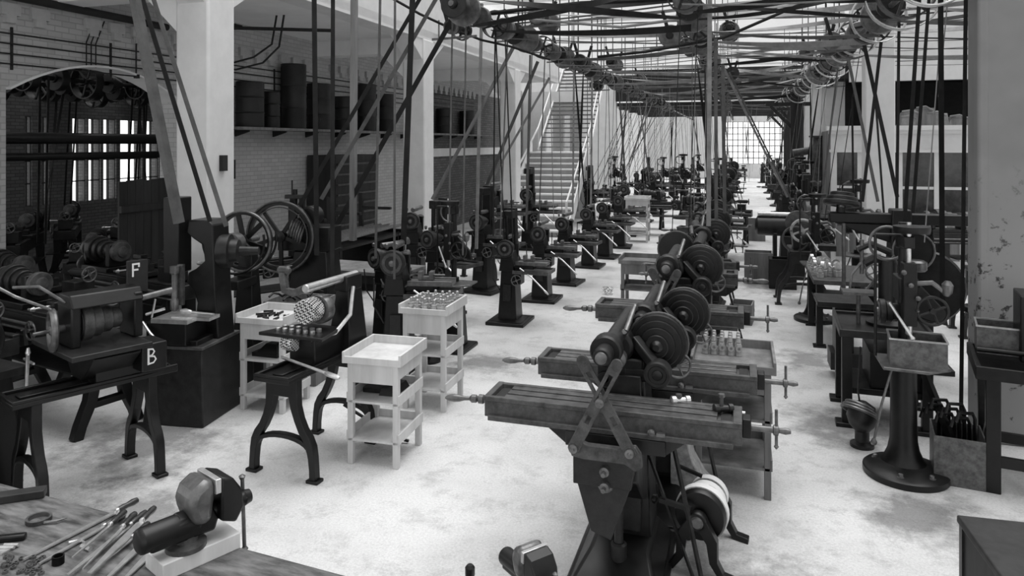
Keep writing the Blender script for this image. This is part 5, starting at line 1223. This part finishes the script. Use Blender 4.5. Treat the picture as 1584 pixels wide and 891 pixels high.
def line_shaft(x, y0, y1, z, label, big=False, step=.9):
    t = thing('line_shaft', label, 'line shaft', (0, 0, 0))
    MB().cyl((x, y0, z), (x, y1, z), .035, n=12).build('shaft', 'steel2', t)
    y = y0+.15; i = 0
    while y < min(y1, 37):
        if big:
            r = (.27, .2, .3, .16, .24)[i % 5]; kd = ('spoked', 'solid', 'spoked', 'cone', 'solid')[i % 5]
        else:
            r = (.17, .22, .14, .2, .16)[i % 5]; kd = ('solid', 'cone', 'solid', 'spoked', 'solid')[i % 5]
        pulley(t, x, y, z, r, .14 if kd != 'cone' else .12, kd, ('iron2', 'steel2', 'iron3', 'iron2', 'steel2')[i % 5])
        if big and i % 2 == 0:
            MB().torus((x, y+.12, z), (0, 1, 0), r+.09, .011, 34, 6).torus((x, y+.2, z), (0, 1, 0), r+.09, .011, 34, 6).build('guard_hoop', 'steel', t)
        y += step*(.42+.3*((i*7) % 3)/2+ (y-y0)*.012); i += 1
    y = y0+.6
    while y < y1:
        hb = MB().lathe((x, y-.06, z), (0, 1, 0), [(.06, 0), (.07, .01), (.07, .11), (.06, .12)], 14)
        if y < 38: hb.bar((x, y, z), (x, y, ZR+.05), .02, .03).bb(x-.15, x+.15, y-.03, y+.03, z-.03, z+.03)
        else: hb.bar((x, y, z), (x, y, 4.8), .06, .06)
        hb.build('hanger', 'iron2', t); y += 2.2
    return t
line_shaft(-3.36, 8.2, 55, SZ, 'overhead line shaft crowded with drum pulleys, above the left aisle row')
line_shaft(-.63, 6.8, 55, SZ, 'overhead line shaft with stacked pulleys above the centre row')
line_shaft(1.70, 7.4, 55, SZ-.05, 'overhead line shaft with bright guard hoops along the right columns', True, 1.3)
line_shaft(4.6, 6, 17, SZ, 'overhead line shaft in the right bay beyond the chipped column')
for i, y in enumerate((7.6, 9.3, 11.2)):
    t = thing('line_shaft', 'dark line shaft in the shop behind the arch, %s from the opening' % ORD[i], 'line shaft', (0, 0, 0))
    x = -10.6-1.3*i
    MB().cyl((x, 6.5, 3.75), (x, 21, 3.75), .04, n=10).build('shaft', 'iron', t)
    for q in range(15): pulley(t, x, 6.9+.55*q+.2*i, 3.75, (.2, .3, .16, .24)[q % 4], .14, ('solid', 'spoked', 'cone', 'spoked')[q % 4], 'iron')
    for q in range(5): MB().bar((x, 7.0+1.8*q, 3.75), (x, 7.0+1.8*q, 4.95), .06).build('hanger', 'iron', t)

# small countershafts crowding beside the main shafts
def counter(x, y, z, L, seed, label):
    q = random.Random(seed); t = thing('countershaft', label, 'countershaft', (x, y, z))
    MB().cyl((0, -L/2, 0), (0, L/2, 0), .022, n=10).build('shaft', 'steel2', t)
    yy = -L/2+.1
    while yy < L/2-.05:
        pulley(t, 0, yy, 0, q.uniform(.08, .19), q.uniform(.07, .13), q.choice(('solid', 'spoked', 'cone', 'solid')), q.choice(('iron2', 'steel2', 'iron3'))); yy += q.uniform(.17, .3)
    for s in (-1, 1): MB().lathe((0, s*L/2-.03, 0), (0, 1, 0), [(.04, 0), (.055, .01), (.055, .06), (.04, .07)], 12).bar((0, s*L/2, 0), (.1*s, s*L/2, .35), .03, .05).bar((.1*s, s*L/2, .35), (.1*s, s*L/2, ZR-z), .012, .02).build('hanger', 'iron', t)
    MB().bar((-.3, -L*.3, -.16), (.35, -L*.3, -.14), .02, .03).bar((-.2, -L*.3, -.15), (-.2, -L*.3, .1), .015).build('belt_shifter', 'steel2', t)
for xs_, yy_, w_ in ((-3.36, [9.4, 10.9, 12.3, 13.9, 15.6, 17.5, 19.7, 22.3, 25, 28.5, 32], 'left'), (-.63, [11.2, 13.0, 15.0, 17.5, 20.5, 24, 28], 'centre'), (1.7, [12.5, 14.6, 17.2, 20.2, 24], 'right')):
    for i, y in enumerate(yy_):
        counter(xs_+(.42 if i % 2 else -.38), y, SZ+(.22 if i % 3 else -.12), .7+.2*(i % 3), i*7+len(w_), 'short countershaft of pulleys beside the %s line shaft, %s from the camera' % (w_, ORD[i]))
# ================================================================== BELTS
def strand(m, a, b, w, th=.008, wd=(0, 1, 0), tw=0.0, sag=0.0, n=1):
    """flat strip from a to b; wd = direction of its width; tw = twist in radians"""
    a = Vector(a); b = Vector(b); t = (b-a).normalized(); wd = Vector(wd); wd = (wd-t*wd.dot(t)).normalized(); nn = t.cross(wd)
    k = len(m.v); N = n if (tw == 0 and sag == 0) else 14
    for i in range(N+1):
        f = i/N; q = tw*f; p = a.lerp(b, f)-Vector((0, 0, sag*4*f*(1-f)))
        u = wd*math.cos(q)+nn*math.sin(q); v = nn*math.cos(q)-wd*math.sin(q)
        for s0, s1 in ((-1, -1), (1, -1), (1, 1), (-1, 1)): m.v.append(p+u*w/2*s0+v*th/2*s1)
    m.f += [(k, k+1, k+2, k+3), tuple(k+N*4+i for i in (3, 2, 1, 0))]
    for i in range(N):
        for j in range(4):
            j2 = (j+1) % 4; m.f.append((k+i*4+j2, k+i*4+j, k+i*4+4+j, k+i*4+4+j2))
    return m
bn = [0]
def vbelt(xb, yb, zb, xt, zt, label, sp=.1, w=.05, m='belt', yt=None, cross=False, group=None):
    o = MB(); yt = yb if yt is None else yt
    e = -1 if cross else 1
    strand(o, (xb-sp, yb, zb), (xt-sp*1.1*e, yt, zt), w, tw=PI if cross else 0); strand(o, (xb+sp, yb, zb), (xt+sp*1.1*e, yt, zt), w, tw=PI if cross else 0)
    return tag(o.build('drive_belt', m), label, 'belt', group)
# belts between the overhead shafts
ms = ['belt', 'belt3', 'belt2', 'belt2', 'belt3']
def cross_row(xa, xb, ys, words, za=SZ, zb=SZ):
    for i, y in enumerate(ys):
        o = MB(); w = rnd.choice((.05, .07, .09)); ra = rnd.uniform(.08, .22); rb = rnd.uniform(.1, .3); y2 = y+rnd.uniform(-.05, .05)
        tw = rnd.choice((0, 0, PI*.5, PI)); cr = -1 if tw == PI else 1
        strand(o, (xa, y, za+ra), (xb, y2, zb+rb*cr), w, tw=tw, sag=rnd.uniform(0, .05)); strand(o, (xa, y+.01, za-ra), (xb, y2+.01, zb-rb*cr), w, tw=-tw, sag=rnd.uniform(.01, .1))
        tag(o.build('drive_belt', ms[rnd.randrange(5)]), 'flat overhead belt %s, %s from the camera' % (words, ORD[i]), 'belt', 'belts between the overhead shafts')
def span(y0, n, g0, gr):
    out = []; y = y0; s = g0
    for i in range(n): out.append(y); y += s; s *= gr
    return out
cross_row(-3.36, -.63, span(8.9, 18, .8, 1.06), 'from the left to the centre line shaft')
cross_row(-.63, 1.70, span(8.2, 20, .72, 1.06), 'from the centre to the right line shaft')
cross_row(1.70, 4.6, span(8.3, 9, .8, 1.05), 'from the right line shaft into the right bay')
cross_row(-3.36, 1.70, span(11.6, 5, 3.6, 1.08), 'across between the two outer line shafts', SZ+.35, SZ+.35)
# drive belts of the machines in the rows
def row_belts(x, ys, xs, zb, words, m=('belt', 'belt3', 'belt2')):
    for i, y in enumerate(ys):
        vbelt(x+rnd.uniform(-.12, .12), y, zb, xs+rnd.uniform(-.15, .15), SZ-.05, 'pair of belt runs rising %s, %s from the camera' % (words, ORD[i]), rnd.uniform(.06, .13), rnd.choice((.03, .045, .055)), m[i % len(m)], y+rnd.uniform(-.2, .25), i % 4 == 3)
row_belts(-3.34, [10.4, 12.05, 13.6, 15.6, 17.0, 18.9, 20.4, 21.5, 22.6, 23.6, 24.8, 26.2, 28, 30.4, 33, 36, 40, 45, 50], -3.36, 1.22, 'from the left aisle row')
row_belts(-.6, [8.9, 10.6, 12.9, 14.7, 16.6, 18.7, 20.9, 23.4, 25.9, 29, 32, 36, 40, 44, 50], -.63, 1.35, 'from the centre row')
row_belts(1.4, [13.2, 15.8, 17.7, 19.3, 22.0, 24.8, 27.5, 30.4, 34, 38, 43], 1.7, 1.3, 'from the right aisle row')
row_belts(-4.9, [24.4, 26.7, 29.2, 32.1, 35.7, 40.1, 45], -3.4, 1.3, 'aslant from the row behind the staircase', ('belt', 'belt3'))
row_belts(-4.2, [22.5, 24.0, 25.6, 27.6, 30, 34, 38], -3.3, 1.3, 'steeply right of the staircase', ('belt', 'belt2'))
row_belts(-2.1, [22, 27, 32, 38, 42, 47], -2.3, 1.3, 'between the left and centre rows', ('belt2', 'belt3'))
row_belts(.3, [30, 35, 41, 46, 52], .4, 1.2, 'between the centre and right rows', ('belt3', 'belt2'))
# belts behind the arch
for i in range(11):
    y = 7.0+.62*i; x = -10.6-1.3*(i % 3)
    vbelt(x+rnd.uniform(-.4, .4), y+(i % 3)*.8, 1.1, x, 3.75, 'dark belt pair in the shop behind the arch, %s from the left' % ORD[i], .08, .04, 'belt', None, i % 3 == 1)
# individually placed belts, posts and ropes: (x0, y0) top pixel ray, (x1, y1) bottom ray, depths, width, look, words
B = [((209, 0), (277, 345), 6.4, 6.5, .075, 'belt3', 'wooden_pole', 'thick rough pole slanting down to the slotting machine at the upper left', 'pole'),
     ((221, 0), (325, 343), 6.8, 6.9, .042, 'belt', 'drive_belt', 'belt run between the rough pole and the outer belt, ending at the slotting machine top', 'belt'),
     ((238, 0), (350, 350), 6.9, 6.6, .04, 'belt3', 'drive_belt', 'pale belt run slanting across the first column to the drive drum', 'belt'),
     ((486, 0), (490, 395), 8.2, 8.3, .055, 'belt', 'drive_belt', 'broad black vertical belt, left of the near pair beside the first column', 'belt'),
     ((515, 0), (514, 440), 7.6, 7.4, .042, 'belt', 'drive_belt', 'broad black vertical belt, right of the near pair, ending at the spiral cutter machine', 'belt'),
     ((548, 0), (546, 372), 9.8, 9.8, .085, 'wood2', 'wooden_pole', 'rough wooden pole hanging vertically between the first and second columns', 'pole'),
     ((588, 0), (581, 400), 8.8, 8.8, .03, 'belt3', 'drive_belt', 'narrow belt run just right of the rough hanging pole', 'belt'),
     ((611, 0), (610, 432), 8.4, 8.3, .026, 'belt3', 'drive_belt', 'narrow belt run down to the bright cone pulley', 'belt'),
     ((638, 0), (624, 378), 9.0, 9.0, .07, 'belt', 'drive_belt', 'wide dark belt hanging left of the second column', 'belt'),
     ((632, 28), (463, 318), 9.2, 9.4, .05, 'belt', 'drive_belt', 'diagonal black belt crossing the drums, upper left of the three', 'belt'),
     ((665, 15), (497, 308), 9.2, 9.4, .05, 'belt3', 'drive_belt', 'diagonal belt crossing the drums, middle of the three', 'belt'),
     ((705, 20), (519, 352), 9.6, 9.8, .065, 'belt', 'drive_belt', 'thick diagonal belt before the second column, right of the three', 'belt'),
     ((700, 22), (694, 390), 9.4, 9.4, .022, 'belt3', 'drive_belt', 'thin vertical belt right of the second column, leftmost', 'belt'),
     ((721, 25), (716, 395), 9.4, 9.3, .022, 'belt3', 'drive_belt', 'thin vertical belt beside the slim drill press', 'belt'),
     ((745, 20), (737, 385), 12.0, 12.0, .05, 'belt2', 'wooden_pole', 'pale pole between the slim drill press and the stair', 'pole'),
     ((800, 62), (669, 308), 12.6, 13.2, .06, 'wood2', 'wooden_pole', 'long pale diagonal batten right of the second column', 'pole'),
     ((832, 95), (735, 330), 13.5, 14.0, .06, 'belt3', 'drive_belt', 'diagonal belt in front of the third left column', 'belt'),
     ((850, 120), (738, 318), 14.0, 14.5, .045, 'belt2', 'drive_belt', 'pale diagonal belt falling across the stair foot', 'belt'),
     ((766, 45), (763, 365), 10.8, 10.5, .022, 'belt', 'drive_belt', 'thin dark vertical belt above the second pedestal machine', 'belt'),
     ((785, 60), (774, 365), 10.9, 10.6, .022, 'belt3', 'drive_belt', 'thin grey vertical belt above the second pedestal machine', 'belt'),
     ((820, 85), (814, 345), 12.2, 12.2, .03, 'belt3', 'drive_belt', 'belt run before the stair ending at the third pedestal machine', 'belt'),
     ((888, 95), (886, 330), 14.0, 14.0, .035, 'belt2', 'drive_belt', 'pale belt run against the upper stair', 'belt'),
     ((916, 120), (914, 320), 15.5, 15.5, .04, 'belt2', 'drive_belt', 'pale belt run at the right edge of the upper stair', 'belt'),
     ((1098, 0), (1096, 350), 8.9, 8.9, .055, 'belt2', 'drive_belt', 'pale wide belt in the centre row, leftmost of the tall three', 'belt'),
     ((1107, 60), (1108, 340), 9.6, 9.6, .045, 'belt3', 'drive_belt', 'grey belt in the centre row, middle of the tall three', 'belt'),
     ((1118, 100), (1121, 330), 10.4, 10.4, .05, 'belt3', 'drive_belt', 'grey belt in the centre row, rightmost of the tall three', 'belt'),
     ((1119, 104), (1218, 305), 12.0, 14.5, .04, 'belt2', 'drive_belt', 'pale diagonal belt leading down to the trough machine, lower of two', 'belt'),
     ((1128, 112), (1228, 318), 12.0, 14.5, .03, 'belt3', 'drive_belt', 'thin diagonal belt leading down to the trough machine, upper of two', 'belt'),
     ((1337, 70), (1388, 305), 9.6, 9.4, .05, 'belt', 'drive_belt', 'dark belt crossing the second right column from upper left', 'belt'),
     ((1363, 65), (1334, 312), 9.4, 9.2, .04, 'belt', 'drive_belt', 'dark belt crossing the second right column from upper right', 'belt'),
     ((1312, 90), (1358, 312), 9.8, 9.4, .04, 'belt3', 'drive_belt', 'grey belt falling left of the second right column to the radial drill', 'belt'),
     ((1354, 150), (1368, 340), 9.9, 9.5, .026, 'belt', 'drive_belt', 'thin belt in the middle of the second right column', 'belt'),
     ((1296, 105), (1268, 335), 12.5, 12.5, .03, 'belt3', 'drive_belt', 'thin belt slanting over the left end of the office', 'belt'),
     ((1318, 150), (1320, 308), 9.8, 9.8, .025, 'belt', 'drive_belt', 'thin black vertical belt left of the second right column', 'belt'),
     ((1391, 10), (1387, 350), 9.0, 9.0, .035, 'belt', 'drive_belt', 'black vertical belt right of the second right column', 'belt'),
     ((1422, 0), (1399, 345), 7.8, 7.6, .04, 'belt', 'drive_belt', 'black slanting belt before the office window, left of a pair', 'belt'),
     ((1437, 0), (1412, 330), 7.8, 7.6, .034, 'belt', 'drive_belt', 'black slanting belt before the office window, right of a pair', 'belt'),
     ((1455, 0), (1458, 500), 6.9, 7.3, .05, 'belt', 'drive_belt', 'thick black vertical belt left of the chipped column', 'belt'),
     ((1452, 90), (1430, 375), 7.4, 7.2, .012, 'belt2', 'belt_shifter_rod', 'thin pale rod slanting down to the nearest right drill press', 'rod'),
     ((1494, 0), (1486, 690), 6.75, 6.75, .035, 'belt', 'drive_belt', 'black belt hanging close along the edge of the chipped column', 'belt'),
     ((1466, 0), (1452, 150), 7.2, 7.3, .012, 'belt2', 'belt_shifter_rod', 'thin rod hanging beside the thick black belt near the chipped column', 'rod')]
for (a, b, ta, tb_, w, m_, nm, lab_, cat) in B:
    A_ = at_t(a[0], a[1], ta); B_ = at_t(b[0], b[1], tb_)
    if a[1] <= 30:                                  # carry on up to the shafting
        dv = (A_-B_); A_ = A_+dv*max(0, (SZ+.6-A_.z)/dv.z)
    o = MB()
    if nm == 'wooden_pole': o.bar(B_, A_, w, w*.8, (1, 0, 0))
    elif nm == 'belt_shifter_rod': o.cyl(B_, A_, w/2, n=6)
    else: strand(o, B_, A_, w, .008, (CS, SN, 0))
    tag(o.build(nm, m_), lab_, cat)
def rope(pts, r, lab_, m_='belt', nm='shifter_rope', cat='rope'):
    tag(MB().tube(pts, r, 6).build(nm, m_), lab_, cat)
rope([at_t(590, -12, 9.5), at_t(650, 22, 9.7), at_t(700, 45, 10), at_t(745, 62, 10.3), at_t(790, 72, 10.7), at_t(850, 92, 11.5)], .018, 'long sagging dark rope from the top left to the left line shaft')
rope([at_t(1265, -5, 9.5), at_t(1120, 58, 9.8), at_t(1000, 80, 10.2), at_t(925, 88, 10.6)], .022, 'dark rope slanting up from the left line shaft to the top right')
rope([at_t(1060, -2, 8.8), at_t(900, 5, 9.4), at_t(800, 16, 9.8), at_t(745, 22, 10)], .03, 'dark bar running across at the top from the left shaft to the centre pulleys')
rope([at_t(1050, 30, 9.0), at_t(960, 42, 9.4), at_t(820, 30, 9.9)], .02, 'grey strap end crossing below the top bar', 'belt2')
for i, (px, py) in enumerate(((808, 20), (866, 30), (880, 32), (930, 70))):
    a = at_t(px, py+50, 12+i); rope([a, a+Vector((0, 0, 2))], .012, 'thin hanger rod above the left line shaft, %s from the left' % ORD[i], 'iron3', 'hanger_rod', 'rod')
# bracket box on the second left column and signs of use
o = MB().bb(LX+.25, LX+.3, 7.75, 7.85, 2.35, 2.55).build('switch_box', 'dark'); tag(o, 'small dark switch box on the first left column', 'switch')
